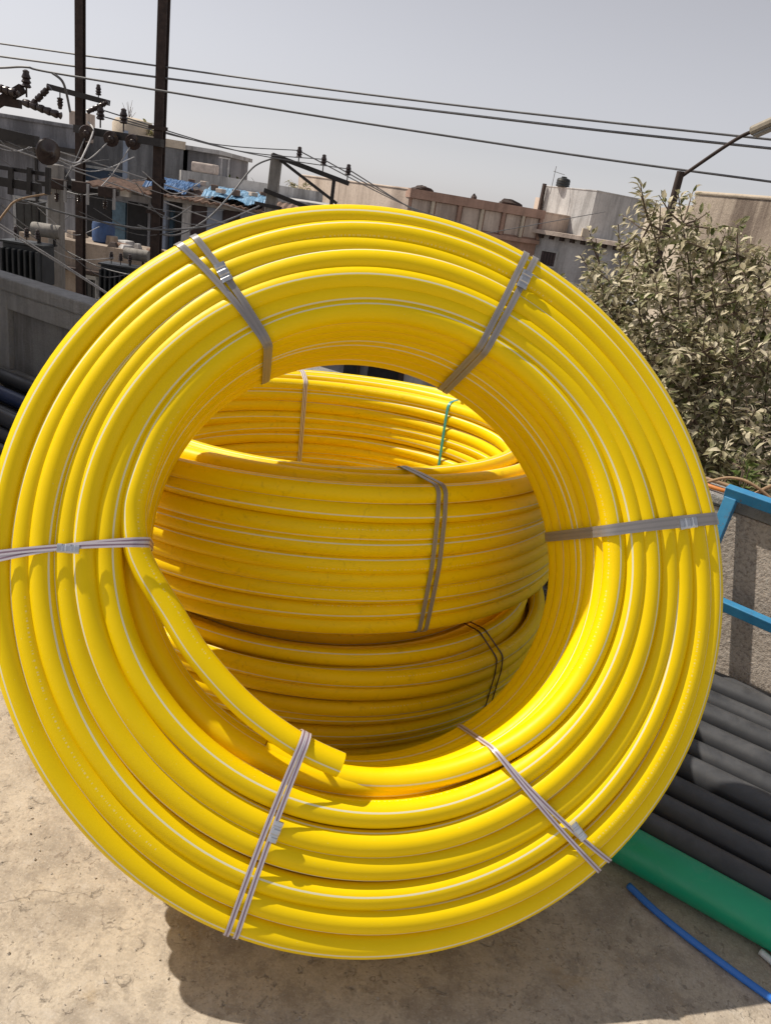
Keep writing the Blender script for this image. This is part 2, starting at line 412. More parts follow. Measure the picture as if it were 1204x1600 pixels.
class Coil:
    """A coil of pipe. frame(r, t, theta) -> world; r from the axis, t along it (0 = front / top face)."""
    def __init__(s, root, C, u, v, n, T, d, layers, cols, rin, rout, mat, seed, jit=.006, skip=None, N=144, ns=14, offs=None, rim=.6, axj=1.0):
        s.C, s.u, s.v, s.n = (np.array(q, float) for q in (C, u, v, n))
        s.T, s.d = T, d; s.rin, s.rout = rin, rout; s.root = root; s.strands = []
        rng = random.Random(seed)
        pitch = (T - d) / (cols - .5) if cols > 1 else 0
        for i in range(layers):
            f = i / (layers - 1)
            off = (offs[i] if offs else (.5 * pitch if i % 2 else 0))
            shove = rng.uniform(-.004, .006)
            ci, pi_ = (cols - 1, (T - d) / (cols - 1.6)) if (i == layers - 1 and offs) else (cols, pitch)
            for j in range(ci):
                if 2 <= i <= layers - 3 and 2 <= j <= cols - 3: continue
                if skip and skip(i, j): continue
                ph = [rng.uniform(0, 6.28) for _ in range(6)]
                am = [rng.uniform(.3, 1) * jit for _ in range(4)]
                t0 = d / 2 + j * pi_ + off + (shove if j in (0, cols - 1) else 0)
                def rt(th, f=f, t0=t0, ph=ph, am=am):
                    t = t0 + axj * (am[0] * math.sin(th + ph[0]) + am[1] * math.sin(2 * th + ph[1]) * .8)
                    lo, hi = s.rin(th, t) + d / 2, s.rout(th, t) - d / 2
                    r = lo + (hi - lo) * f + (am[2] * math.sin(th + ph[2]) + am[3] * math.sin(3 * th + ph[3]) * .6) * (.4 if f == 0. else .8 if f < 1 else rim)
                    return r, t
                s.strands.append(rt)
                ths = np.arange(N) * 2 * np.pi / N
                p = np.array([s.at(*rt(th), th) for th in ths])
                tan = np.roll(p, -1, 0) - np.roll(p, 1, 0); tan /= np.linalg.norm(tan, axis=1)[:, None]
                strand('pipe_loop', p, tan, s.n, d / 2, ns, True, mat, root, rng.uniform(.02, .09), rng.uniform(0, 1))
    def at(s, r, t, th):
        return s.C - t * s.n + r * (math.cos(th) * s.u + math.sin(th) * s.v)
    def strap(s, th_out, th_in, w, mat, parent, off=.002, thick=.0018, extra=None, part=None):
        """A ribbon tied round the bundle: leans from th_out at the outer edge to th_in at the inner edge."""
        thm = (th_out + th_in) / 2
        pts = []
        for rt in s.strands + (extra or []):
            r, t = rt(thm)
            for k in range(20):
                a = k * math.pi / 10; pts.append((r + (s.d / 2 + off) * math.cos(a), t + (s.d / 2 + off) * math.sin(a)))
        h = hull2d(pts)
        loop = []
        for q, q2 in zip(h, h[1:] + h[:1]):
            L = math.dist(q, q2); m = max(1, int(L / .02))
            loop += [(q[0] + (q2[0] - q[0]) * k / m, q[1] + (q2[1] - q[1]) * k / m) for k in range(m)]
        rs = [q[0] for q in loop]; r0, r1 = min(rs), max(rs); t1 = max(q[1] for q in loop)
        m = len(loop); vs = []; fs = []; uv = []
        cr = sum(rs) / m; ct = sum(q[1] for q in loop) / m
        for r, t in loop:
            th = th_in + (th_out - th_in) * (r - r0) / (r1 - r0)
            c = s.at(r, t, th); tg = -math.sin(th) * s.u + math.cos(th) * s.v
            nr = np.array([r - cr, t - ct]); nr /= np.linalg.norm(nr)
            nd = nr[0] * (math.cos(th) * s.u + math.sin(th) * s.v) - nr[1] * s.n
            for a, bb in ((-.5, 0), (.5, 0), (.5, 1), (-.5, 1)):
                vs.append(c + tg * w * a + nd * thick * bb)
        cum = 0
        for i in range(m):
            j = (i + 1) % m
            for k in range(4):
                k2 = (k + 1) % 4
                fs.append((i * 4 + k, j * 4 + k, j * 4 + k2, i * 4 + k2))
                a, c2 = ((0, 1) if k in (0, 2) else (.98, .98)) if k != 2 else (1, 0)
                if k in (0, 2): uv.append([(cum, a), (cum + .01, a), (cum + .01, c2), (cum, c2)])
                else: uv.append([(cum, .99)] * 4)
            cum += .01
        mb = MB(); mb.add(vs, fs, uv)
        s.loop = loop
        return mb.build('strap' if part is None else part, mat, parent, smooth=30)
    def clip(s, th, r, w, L, parent):
        """A crimped metal seal on the front face at radius r: a folded sleeve with two crimps."""
        t = min(q[1] for q in s.loop if abs(q[0] - r) < .03) - .003
        c = s.at(r, t, th); e = math.cos(th) * s.u + math.sin(th) * s.v; tg = -math.sin(th) * s.u + math.cos(th) * s.v
        mb = MB(); Mx = Matrix((Vector(tg), Vector(e), Vector(s.n))).transposed()
        prof = [(-.5, 1.0), (-.30, 1.0), (-.25, .62), (-.16, .62), (-.1, 1.0), (.1, 1.0), (.16, .62), (.25, .62), (.30, 1.0), (.5, 1.0)]
        vs = []; fs = []
        for y, k in prof:
            for x, z in ((-.5, -.6), (.5, -.6), (.5, .4), (.3, .6), (-.3, .6), (-.5, .4)):
                vs.append(Vector(c) + Mx @ Vector((x * w * (.85 + .15 * k), y * L, z * .007 * k)))
        for i in range(len(prof) - 1):
            for k in range(6): fs.append((i * 6 + k, i * 6 + (k + 1) % 6, (i + 1) * 6 + (k + 1) % 6, (i + 1) * 6 + k))
        fs += [tuple(range(5, -1, -1)), tuple((len(prof) - 1) * 6 + k for k in range(6))]
        mb.add(vs, fs); return mb.build('clip', M['clip'], parent)

# --- the coil that leans against the stack
fC = (.0173, 1.4706, .8753); fn = (.1433, -.8794, .4540); fu = (.98698, .16083, 0); fv = (-.07301, .44808, .89101)
FT = .42
def ov(th): return 1 - .0028 * math.cos(2 * th) - .0156 * math.sin(2 * th) + .0014 * math.cos(3 * th) - .0023 * math.sin(3 * th)
def f_out(th, t): return .812 * ov(th)
def f_in(th, t):
    k = min(1, max(0, t / FT))
    ri = .4973 * (1 + .0431 * k) * (ov(th) + .0164 * math.cos(2 * th) + .0061 * math.sin(2 * th))
    ox, oy = .0021 + (-.0115 - .0021) * k, .0634 + (.0347 - .0634) * k
    return ri + ox * math.cos(th) + oy * math.sin(th)
front = empty('yellow_pipe_coil', (-.02, 1.75, 0), 'big yellow pipe coil leaning upright against the stack, with loose pipe end inside', 'pipe coil', 'coils of yellow plastic pipe')
fc = Coil(front, fC, fu, fv, fn, FT, .0575, 7, 8, f_in, f_out, M['yellow'], 11, jit=.0062, skip=lambda i, j: (i, j) in ((0, 0),), N=180, ns=18, offs=[.016, .007, .0, .008, .001, .008, .018], rim=1.3, axj=.55)
# the innermost front loop: round to the strap at 178 degrees, then a chord that ends beside the bottom strap
rng = random.Random(3)
def first(th):
    k = min(1, max(0, (th - RAD(-118)) / RAD(95))); k = k * k * (3 - 2 * k)
    return f_in(th, .03) + .0258, .038 + .070 * (1 - k)
thA, thB = RAD(-118), RAD(180)
pts = [fc.at(*first(thA + (thB - thA) * i / 110), thA + (thB - thA) * i / 110) for i in range(111)]
def smooth_path(pp, k=5):
    pp = [np.array(q) for q in pp]; out = []; n = len(pp)
    for i in range(n - 1):
        p0, p1, p2, p3 = pp[max(0, i - 1)], pp[i], pp[i + 1], pp[min(n - 1, i + 2)]
        for j in range(k):
            t = j / k
            out.append(.5 * ((2 * p1) + (-p0 + p2) * t + (2 * p0 - 5 * p1 + 4 * p2 - p3) * t * t + (-p0 + 3 * p1 - 3 * p2 + p3) * t ** 3))
    out.append(pp[-1]); return out
tail = [(167, .5445), (173, .534), (179, .517), (184, .496), (189, .473), (195, .450), (209, .420), (229, .400), (249, .402), (262.5, .415)]
tp = [fc.at(r_, .038 - .011 * min(1, max(0, (th_ - 172) / 40)), RAD(th_)) for th_, r_ in tail]
k_ = max(i for i in range(111) if thA + (thB - thA) * i / 110 < RAD(162))
allp = np.array([np.array(q) for q in pts[:k_ - 5]] + smooth_path([pts[k_ - 8], pts[k_ - 5], pts[k_ - 2]] + tp, 6)[6:])
tan = np.gradient(allp, axis=0); tan /= np.linalg.norm(tan, axis=1)[:, None]
strand('loose_end', allp, tan, fn, .0262, 18, False, M['yellow'], front, .03, .45, end_cap=False)
# the sawn end: wall thickness and dark bore
mb = MB(); c_ = Vector(allp[-1]); t_ = Vector(tan[-1]); x_ = t_.cross(Vector(fn)).normalized(); y_ = t_.cross(x_); vs = []
for r_, h_ in ((.0262, 0), (.0205, .0004), (.0205, -.12)):
    vs += [c_ + t_ * h_ + r_ * (math.cos(k * math.pi / 9) * x_ + math.sin(k * math.pi / 9) * y_) for k in range(18)]
mb.add(vs, [(i * 18 + k, (i + 1) * 18 + k, (i + 1) * 18 + (k + 1) % 18, i * 18 + (k + 1) % 18) for i in range(2) for k in range(18)] + [tuple(36 + k for k in range(18))])
mb.build('cut_end', M['yellow_dirty'], front, smooth=40)
fc.strands.append(lambda th: (f_in(th, .03) + .0258, .038))
for (o1, i1), (o2, i2), th_c, r_c, mk, w in (
        ((127.2, 122.3), (124.6, 121.6), 123.4, .72, 'strap_grey', .0145),
        ((70.2, 71.3), (68.5, 69.6), 68.9, .73, 'strap_grey', .0145),
        ((14.2, 15.8), (13.2, 14.6), 13.8, .71, 'strap_grey', .0145),
        ((-46.2, -52.8), (-48.6, -52.9), -48.0, .70, 'strap_lilac', .0105),
        ((-107.2, -110.0), (-108.6, -111.6), -108.2, .57, 'strap_lilac', .0112),
        ((-176.2, -182.9), (-177.4, -181.8), -179.4, .64, 'strap_lilac', .0115)):
    ex = [lambda th: (.402, .026)] if o1 == -107.2 else [lambda th: (.522, .026)] if o1 == -176.2 else None
    a = fc.strap(RAD(o1), RAD(i1), w, M[mk], front, extra=ex)
    c = fc.strap(RAD(o2), RAD(i2), w, M[mk], front, off=.0026, extra=ex)
    fc.clip(RAD(th_c), r_c, .024 if mk == 'strap_grey' else .018, .042, a)

# --- the stack behind: two coils lying flat on the black pipes
mC = Vector((-.2354, 2.6258, .890)); tx, ty = .034, -.045
mu = Vector((1, 0, tx)).normalized(); mn = mu.cross(Vector((0, 1, ty)).normalized()).normalized(); mv = mn.cross(mu)
mid = empty('yellow_pipe_coil', (mC.x, mC.y, .45), 'yellow pipe coil lying flat on top of the stack behind the leaning coil', 'pipe coil', 'coils of yellow plastic pipe')
def bulge(t, T, a): return a * math.sin(math.pi * min(1, max(0, t / T)))
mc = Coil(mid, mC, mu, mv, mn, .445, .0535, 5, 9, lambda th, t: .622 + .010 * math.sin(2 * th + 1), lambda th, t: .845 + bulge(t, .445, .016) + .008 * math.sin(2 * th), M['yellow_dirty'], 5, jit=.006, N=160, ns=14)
low = empty('yellow_pipe_coil', (-.216, 2.483, .12), 'shaded yellow pipe coil at the bottom of the stack, resting on black pipes', 'pipe coil', 'coils of yellow plastic pipe')
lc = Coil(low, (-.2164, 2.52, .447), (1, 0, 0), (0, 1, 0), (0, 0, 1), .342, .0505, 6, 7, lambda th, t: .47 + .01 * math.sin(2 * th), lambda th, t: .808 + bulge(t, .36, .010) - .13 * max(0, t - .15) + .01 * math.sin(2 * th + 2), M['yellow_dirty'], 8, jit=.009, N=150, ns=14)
for cl, o1, i1, o2, i2, w, mk in ((mc, -64.2, -66, -62.8, -65, .012, 'strap_grey'), (mc, 107.5, 108.0, 106.6, 107.4, .011, 'strap_white'), (mc, 50.5, 48, 50.5, 48, .013, 'strap_teal'),
                                  (mc, 168, 168, 170, 169, .011, 'strap_grey'), (mc, -8, -8, -6, -7, .011, 'strap_white'),
                                  (lc, -41.8, -44, -39.8, -42.5, .005, 'strap_brown'), (lc, -150, -150, -148, -149, .005, 'strap_brown'), (lc, 90, 90, 88, 89, .005, 'strap_brown')):
    a = cl.strap(RAD(o1), RAD(i1), w, M[mk], cl.root)
    if (o1, i1) != (o2, i2): cl.strap(RAD(o2), RAD(i2), w, M[mk], cl.root, off=.0026)

# ---------------------------------------------------------------- straight pipes lying along the parapet
def straight_pipe(name, s0, s1, d0, d1, r, z, mat, label, group, wall=.12, sag=0.0, n=20):
    pts = []
    for i in range(9):
        k = i / 8; pts.append(along(s0 + (s1 - s0) * k, d0 + (d1 - d0) * k + sag * math.sin(k * math.pi), z))
    p = np.array([tuple(q) for q in pts]); tn = np.gradient(p, axis=0); tn /= np.linalg.norm(tn, axis=1)[:, None]
    root = strand(name, p, tn, (0, 0, 1), r, n, False, mat, None, 0, random.random(), end_cap=False)
    # annular ends and bore, so the pipe is open
    me = root.data
    for e in (0, 8):
        mb = MB()
        c = Vector(p[e]); t = Vector(tn[e]) * (1 if e else -1); x = t.cross(Vector((0, 0, 1))).normalized(); y = t.cross(x)
        vs = []
        for rr, hh in ((r, 0), (r * (1 - wall), 0), (r * (1 - wall), -.25)):
            vs += [c + t * hh + rr * (math.cos(k * 2 * math.pi / n) * x + math.sin(k * 2 * math.pi / n) * y) for k in range(n)]
        fs = [(i * n + k, (i + 1) * n + k, (i + 1) * n + (k + 1) % n, i * n + (k + 1) % n) for i in range(2) for k in range(n)] + [tuple(2 * n + k for k in range(n))]
        mb.add(vs, fs); mb.build('bore', mat, root, smooth=50)
    return tag(root, label, 'pipe', group)

random.seed(4)
GL = 'black plastic pipe lying along the parapet in the row under the coils'
G = 'black pipes stacked along the parapet'
dd = [1.965, 2.085, 2.20, 2.325, 2.44, 2.56, 2.69, 2.81, 2.925, 3.015]
rr = [.050, .047, .045, .051, .046, .050, .050, .046, .049, .034]
for k, (d_, r_) in enumerate(zip(dd, rr)):
    jt = random.uniform(-.010, .010)
    straight_pipe('black_pipe', -5.2 + random.uniform(-.4, .4), {3.015: .1, 2.925: .7, 2.81: 1.25, 2.69: 1.9}.get(d_, 2.4 + random.uniform(-.3, .1)), d_ - jt, d_ + jt, r_, r_ + .001, M['black_pipe'], GL, G)
for k, (d0, d1, s0, s1) in enumerate(((2.03, 2.025, .78, 2.5), (2.262, 2.27, .95, 2.7), (2.63, 2.62, .98, 2.1), (2.38, 2.385, -5.0, -1.2), (2.63, 2.62, -5.0, -1.25), (2.86, 2.87, -5.1, -1.3))):
    navy = k == 4
    straight_pipe('navy_pipe' if navy else 'black_pipe', s0, s1, d0, d1, .046, .140, M['navy_pipe'] if navy else M['black_pipe'], 'dark navy pipe on top of the black pipes by the shaded parapet' if navy else 'black plastic pipe on top of the row beside the stack' if k < 3 else 'black plastic pipe on top of the row by the shaded parapet', None if navy else 'black pipes of the upper row' if k < 3 else 'black pipes of the upper row in the shade')
straight_pipe('green_pipe', -.75, 2.3, 1.853, 1.843, .056, .057, M['green_pipe'], 'thick glossy green pipe lying in front of the black pipes', None, wall=.1)
# ---------------------------------------------------------------- small things on the terrace
def path_pipe(name, pts, r, mat, label, cat, group=None, k=8, n=10):
    p = np.array(smooth_path([np.array(tuple(q)) for q in pts], k))
    tn = np.gradient(p, axis=0); tn /= np.linalg.norm(tn, axis=1)[:, None]
    return tag(strand(name, p, tn, (0.01, 0.02, 1), r, n, False, mat, None, 0, .2), label, cat, group)
path_pipe('blue_pipe', [(.800, 1.585, .0095), (.865, 1.502, .0095), (.957, 1.412, .0095), (1.075, 1.312, .0095), (1.26, 1.175, .0095), (1.5, 1.02, .0095)], .0092, M['blue_pipe'],
          'thin bright blue pipe lying on the floor beside the green pipe', 'pipe')
path_pipe('white_conduit', [(1.10, 1.44, .010), (1.17, 1.36, .010), (1.32, 1.25, .010), (1.6, 1.10, .010)], .009, plain('white_conduit', (.6, .62, .62), .4),
          'thin white conduit lying between the green and blue pipes', 'conduit')

# blue steel frame leaning on the sunlit parapet
def blue_paint():
    t = NT('blue_paint'); oc = t.coord()
    c = t.ramp(t.noise(9, 6, .6, oc), [(.35, (.025, .17, .36)), (.7, (.05, .26, .47))])
    c = t.mix(t.ramp(t.noise(34, 8, .75, oc, 1), [(.60, 0), (.68, 1)]), c, (.16, .09, .05))
    t.color(c); t.rough(.5); t.bump(t.noise(80, 4), .2, .002); return t.m
M['blue_paint'] = blue_paint()
fr = empty('blue_steel_frame', rw(.25, 2.95, 0), 'chipped blue painted angle iron frame leaning against the parapet', 'metal frame')
def fpt(s, h): return rw(s, PAR_D - .03 - (.80 - h) * .22, h)          # the frame's own plane leans in to the wall
FS0, FS1 = -.36, .70
def fbar(name, a, c, w, th=.035):
    b_ = MB(); b_.bar(a, c, w, th, up=(RN + Vector((0, 0, .22)))); return b_.build(name, M['blue_paint'], fr, bevel=.003)
fbar('post', fpt(FS0, .105), fpt(FS0 + .0, .755), .046)
fbar('post', fpt(FS1, .105), fpt(FS1, .755), .046)
fbar('top_bar', fpt(FS0 - .028, .775), fpt(FS1 + .028, .775), .045, .039)
fbar('cross_bar', fpt(FS0 + .02, .375), fpt(FS1 - .02, .375), .042, .033)

# odds and ends lying on the coping
M['dry_wood'] = plain('dry_stick', (.33, .22, .13), .8, var=.3, scale=20)
M['orange'] = plain('orange_tube', (.62, .22, .05), .5)
M['grey_tube'] = plain('grey_tube', (.22, .24, .28), .45)
zt = PH + .012
path_pipe('orange_tube', [rw(-.62, PAR_D + .05, zt), rw(-.45, PAR_D + .02, zt + .002), rw(-.25, PAR_D + .06, zt + .004), rw(.05, PAR_D + .04, zt), rw(.4, PAR_D + .08, zt)], .009, M['orange'],
          'bent orange tube lying along the top of the sunlit parapet', 'tube')
path_pipe('grey_tube', [rw(-.20, PAR_D + .13, zt + .004), rw(-.17, PAR_D + .10, zt + .06), rw(-.11, PAR_D + .06, zt + .085), rw(-.04, PAR_D + .03, zt + .05), rw(.02, PAR_D + .0, zt + .008)], .014, M['grey_tube'],
          'short curved grey tube arching over the parapet top', 'tube')
for k, (s_, d_, dx, dy, h, L) in enumerate(((-.50, .06, .25, .12, .05, 'thin dry stick curving up from the parapet top'), (-.33, .12, .28, -.03, .09, 'forked brown dry stick arched over the orange tube'), (-.05, .10, .5, .05, .05, 'long pale dry stick lying towards the blue frame'), (-.58, .10, .32, .03, .005, 'straight weathered stick lying flat on the parapet'))):
    a = rw(s_, PAR_D + d_, zt); c = rw(s_ + dx, PAR_D + d_ + dy * .5, zt); m = (a + c) / 2 + Vector((0, 0, h))
    path_pipe('dry_stick', [a, (a + m) / 2 + Vector((0, 0, h * .3)), m, (m + c) / 2 + Vector((0, 0, h * .15)), c], .006 + .002 * (k % 2), M['dry_wood'], L, 'stick', 'dry sticks on the parapet', k=5, n=6)
# a crumpled clear bag and a bottle neck by the shaded pipes
def crumple(name, c, size, mat, label, cat, seed, flat=1.0):
    r_ = random.Random(seed); vs = []; fs = []; nu, nv = 10, 7
    for i in range(nv + 1):
        for j in range(nu):
            th = 2 * math.pi * j / nu; ph = math.pi * i / nv; k = r_.uniform(.65, 1.15)
            vs.append(Vector(c) + Vector((math.cos(th) * math.sin(ph) * size[0], math.sin(th) * math.sin(ph) * size[1], math.cos(ph) * size[2] * flat)) * k)
    for i in range(nv):
        for j in range(nu): fs.append((i * nu + j, i * nu + (j + 1) % nu, (i + 1) * nu + (j + 1) % nu, (i + 1) * nu + j))
    b_ = MB(); b_.add(vs, fs); return tag(b_.build(name, mat, None), label, cat)
tb = NT('clear_plastic'); tb.color((.75, .78, .80)); tb.rough(.12); tb.b.inputs['Transmission Weight'].default_value = .35
crumple('plastic_bag', along(-4.37, 2.88, .255), (.05, .035, .05), tb.m, 'small crumpled clear plastic bag on the shaded black pipes', 'plastic bag', 4)
crumple('rag', along(-3.62, 2.28, .15), (.13, .09, .05), plain('purple_rag', (.10, .07, .11), .9), 'crumpled dark purple rag on the black pipes', 'rag', 9)
straight_pipe('black_pipe', -3.2, -1.93, .62, .585, .03, .031, M['black_pipe'], 'thin black pipe end poking out on the sunlit floor', None)
# loose grit and chips on the floor
r_ = random.Random(12); b = MB()
for k in range(420):
    s_, d_ = r_.uniform(-1.6, .5), r_.uniform(.35, 1.6); z = r_.uniform(.0012, .0035) * (2 if r_.random() < .05 else 1); c = along(s_, d_, z * .6)
    vs = [c + Vector((r_.uniform(-1, 1), r_.uniform(-1, 1), r_.uniform(-.6, .8))).normalized() * z * r_.uniform(.8, 1.5) for _ in range(6)]
    b.add(vs, [(0, 1, 2), (0, 2, 3), (0, 3, 4), (0, 4, 1), (5, 2, 1), (5, 3, 2), (5, 4, 3), (5, 1, 4)])
tag(b.build('grit', plain('grit', (.4, .36, .31), .9, var=.4, scale=40)), 'loose cement grit and chips scattered over the floor', 'grit', kind='stuff')
# ---------------------------------------------------------------- street level and buildings across the road
ZG = -6.5
M['ground'] = plain('dusty_earth', (.26, .225, .18), .95, var=.25, scale=.4)
b = MB(); n_ = 12
for i in range(n_ + 1):
    for j in range(n_ + 1): b.v.append((-900 + 1800 * i / n_, -400 + 2200 * j / n_, ZG))
b.f = [(i * (n_ + 1) + j, (i + 1) * (n_ + 1) + j, (i + 1) * (n_ + 1) + j + 1, i * (n_ + 1) + j + 1) for i in range(n_) for j in range(n_)]; b.uv = [[(0, 0)] * 4 for _ in b.f]
tag(b.build('ground', M['ground']), kind='structure')
M['road'] = plain('worn_asphalt', (.075, .072, .068), .9, var=.2, scale=1.5)
b = MB(); b.box(along(-10, 9.0, ZG + .004), (90, 5.5, .006), MP); tag(b.build('road', M['road']), kind='structure')

M['grey_a'] = concrete('grey_plaster', (.24, .24, .26), (.36, .36, .385), .7, .6, bump=.3, dist=.05, dark=(.055, .055, .06))
M['grey_b'] = concrete('dark_plaster', (.17, .173, .18), (.26, .262, .27), .8, .6, bump=.3, dist=.05, dark=(.045, .045, .05))
M['whitewash'] = concrete('old_whitewash', (.46, .45, .44), (.66, .65, .64), .9, .7, bump=.3, dist=.05, dark=(.14, .13, .125))
M['tank_house'] = concrete('streaked_whitewash', (.42, .41, .405), (.66, .65, .64), .8, .55, bump=.3, dist=.05, dark=(.17, .16, .155))
M['beige'] = concrete('beige_plaster', (.58, .47, .39), (.72, .60, .50), .5, .55, bump=.3, dist=.05, dark=(.20, .15, .12))
M['brown'] = concrete('brown_plaster', (.40, .25, .19), (.54, .355, .275), .6, .4, bump=.3, dist=.05, dark=(.11, .07, .055))
M['panel'] = concrete('panel_plaster', (.55, .45, .38), (.72, .61, .52), .9, .5, bump=.3, dist=.05, dark=(.17, .12, .1))
M['stained'] = concrete('rain_stained_concrete', (.30, .24, .19), (.50, .42, .34), .9, .85, bump=.5, dist=.03, dark=(.13, .095, .075))
M['cream'] = concrete('cream_wall', (.52, .44, .34), (.66, .57, .46), .6, .3, bump=.3, dist=.03, dark=(.34, .27, .2))
M['dirt_wall'] = concrete('mud_plaster', (.30, .24, .19), (.44, .36, .29), 1.2, .5, bump=.5, dist=.04, dark=(.12, .1, .08))
M['rust'] = plain('rusty_steel', (.045, .028, .023), .8, var=.4, scale=14)
M['rustroof'] = plain('rusted_sheet', (.20, .125, .09), .85, var=.4, scale=6, bump=.3)
M['dark'] = plain('interior_shade_colour', (.02, .02, .022), .9)  # near-black colour stands in for the shade inside openings and the porch
M['maroon'] = plain('maroon_shutter', (.075, .05, .05), .6, var=.3)
M['pale_blue'] = plain('pale_blue_wash', (.30, .35, .44), .85, var=.2, scale=3)
M['blue_door'] = plain('blue_door', (.08, .15, .21), .6, var=.3)
M['tarp'] = plain('blue_tarpaulin', (.05, .20, .46), .45, var=.35, scale=4)
M['insul'] = plain('brown_porcelain', (.045, .03, .028), .25, var=.3)
M['steel'] = plain('dark_channel_steel', (.028, .024, .023), .6, var=.3, scale=10)
M['pole'] = concrete('precast_pole', (.27, .255, .235), (.38, .36, .335), 4, .5, bump=.3)
M['wire'] = plain('weathered_wire', (.16, .16, .165), .5)
M['pale_wire'] = plain('pale_wire', (.42, .41, .41), .5)
M['tyre'] = plain('black_tank_plastic', (.02, .022, .022), .45)
M['window'] = plain('window_glass', (.03, .035, .04), .12)
M['wframe'] = plain('window_paint', (.42, .42, .41), .6)

class House:
    """A flat-roofed block: front face from A to B (x, y), depth back. Parts are children."""
    def __init__(s, name, A, B, ztop, depth, mat, label, cat='building', group=None, zbot=ZG, parapet=.0):
        s.A = Vector((A[0], A[1], 0)); s.B = Vector((B[0], B[1], 0)); s.d = (s.B - s.A); s.L = s.d.length; s.d.normalize()
        s.nb = Vector((-s.d.y, s.d.x, 0)); 
        if s.nb.dot(s.A + s.B) < 0: s.nb = -s.nb
        s.M = Matrix((s.d, s.nb, Vector((0, 0, 1)))).transposed(); s.zt = ztop; s.mat = mat; s.depth = depth
        s.root = empty(name, (s.A + s.B) / 2 + s.nb * depth / 2 + Vector((0, 0, zbot)), label, cat, group)
        s.part('wall', 0, s.L, zbot, ztop, 0, depth, mat)
    def part(s, name, s0, s1, z0, z1, o0, o1, mat, parent=None, bevel=0.0):
        b_ = MB(); b_.box(s.A + s.d * (s0 + s1) / 2 + s.nb * (o0 + o1) / 2 + Vector((0, 0, (z0 + z1) / 2)), (s1 - s0, o1 - o0, z1 - z0), s.M)
        return b_.build(name, mat, parent or s.root, bevel=bevel)
    def window(s, c, z0, z1, w, bars=3, name='window', mat=None):
        f = s.part(name, c - w / 2, c + w / 2, z0, z1, -.02, .01, mat or M['window'])
        t = .07
        for a0, a1, b0, b1 in ((c - w / 2 - t, c - w / 2, z0 - t, z1 + t), (c + w / 2, c + w / 2 + t, z0 - t, z1 + t), (c - w / 2, c + w / 2, z1, z1 + t), (c - w / 2, c + w / 2, z0 - t, z0)):
            s.part('frame', a0, a1, b0, b1, -.06, .01, M['wframe'], f)
        for k in range(bars):
            x = c - w / 2 + w * (k + 1) / (bars + 1); s.part('bar', x - .015, x + .015, z0, z1, -.045, -.021, M['steel'], f)
        return f
    def at(s, k, o=0.0, z=0.0): return s.A + s.d * (k * s.L) + s.nb * o + Vector((0, 0, z))

def Q(px, py, y): p = P(px, py, y); return (p.x, p.y)
def Zat(px, py, y): return P(px, py, y).z
def coping(h, t=.12, mat=None, out=.06): return h.part('roof_slab', -out, h.L + out, h.zt, h.zt + t, -out, h.depth + out, mat or h.mat, bevel=.02)

# grey block behind the power poles
h = House('grey_building', Q(-170, 195, 22), Q(122, 200, 23), Zat(60, 192, 22.5), 9, M['grey_a'], 'grey plastered building with a jutting ledge behind the rusty power poles'); coping(h, .10, M['grey_a'])
h.part('ledge', -.1, h.L + .25, h.zt - .62, h.zt - .50, -.45, -.001, M['steel'])
for c in (1.2, 2.4, 3.6, 4.7):
    h.part('drain_pipe', c, c + .07, h.zt - 4.5, h.zt - .63, -.1, -.005, M['steel'])
h.window(h.L - 3.4, h.zt - 3.3, h.zt - 2.0, .95); h.window(h.L - 1.25, h.zt - 3.3, h.zt - 2.0, .8); h.window(h.L - 5.0, h.zt - 3.3, h.zt - 2.0, .95)
# chimney-like stub on it
b = MB(); c = P(117, 190, 23.5); b.box((c.x, c.y + .5, c.z - .1), (.55, .5, .75)); tag(b.build('roof_stub', M['beige'], None, bevel=.02), 'small sunlit beige masonry stub on the grey building roof', 'roof stub')
h2 = House('dark_grey_building', Q(127, 215, 24), Q(287, 235, 25), Zat(245, 227, 24.8), 8, M['grey_b'], 'dark grey rendered block with a cream strip along its roof edge'); h2.part('roof_edge', h2.L * .55, h2.L + .05, h2.zt + .003, h2.zt + .22, -.05, 3, M['cream'])
h2.part('drain_pipe', h2.L * .40, h2.L * .40 + .14, h2.zt - 1.5, h2.zt + .25, -.16, -.01, M['pale_blue'])
h2.window(h2.L * .18, h2.zt - 2.0, h2.zt - .9, 1.5, 0, mat=plain('blue_sheet', (.03, .06, .11), .5))
# room with an open porch
h3 = House('roof_room', Q(294, 233, 26), Q(343, 246, 26), Zat(318, 238, 26), 4, M['grey_a'], 'small grey roof room with an overhanging slab beside the dark grey block'); h3.part('roof_slab', -.75, h3.L + .12, h3.zt, h3.zt + .12, -.3, 4.1, M['whitewash'])
h3.part('porch_wall', -.7, -.001, ZG, h3.zt - .001, 1.2, 1.35, M['dark'])  # the porch's shade is put into this wall's near-black colour
b = MB(); c = P(321, 263, 24); b.box((c.x, c.y, c.z), (.66, .6, .26)); t_ = tag(b.build('water_trough', plain('trough_white', (.55, .47, .42), .8), None, bevel=.04), 'whitewashed water trough standing in front of the small roof room', 'trough')
M_rail = M['pale_wire']
rl = empty('roof_railing', P(352, 265, 24), 'thin pale metal railing beside the small roof room', 'railing')
for px in (347, 358): b = MB(); a = P(px, 248 + (px - 347) * .15, 24); b.tube([a, a - Vector((0, 0, .75))], .018, 6); b.build('post', M_rail, rl)
b = MB(); b.tube([P(342, 246, 24), P(360, 249, 24)], .015, 6); b.build('rail', M_rail, rl)
h4 = House('whitewashed_wall', Q(283, 272, 23), Q(505, 300, 25), Zat(350, 276, 23.6), .25, M['whitewash'], 'streaked whitewashed parapet behind the blue tarpaulin', 'wall')

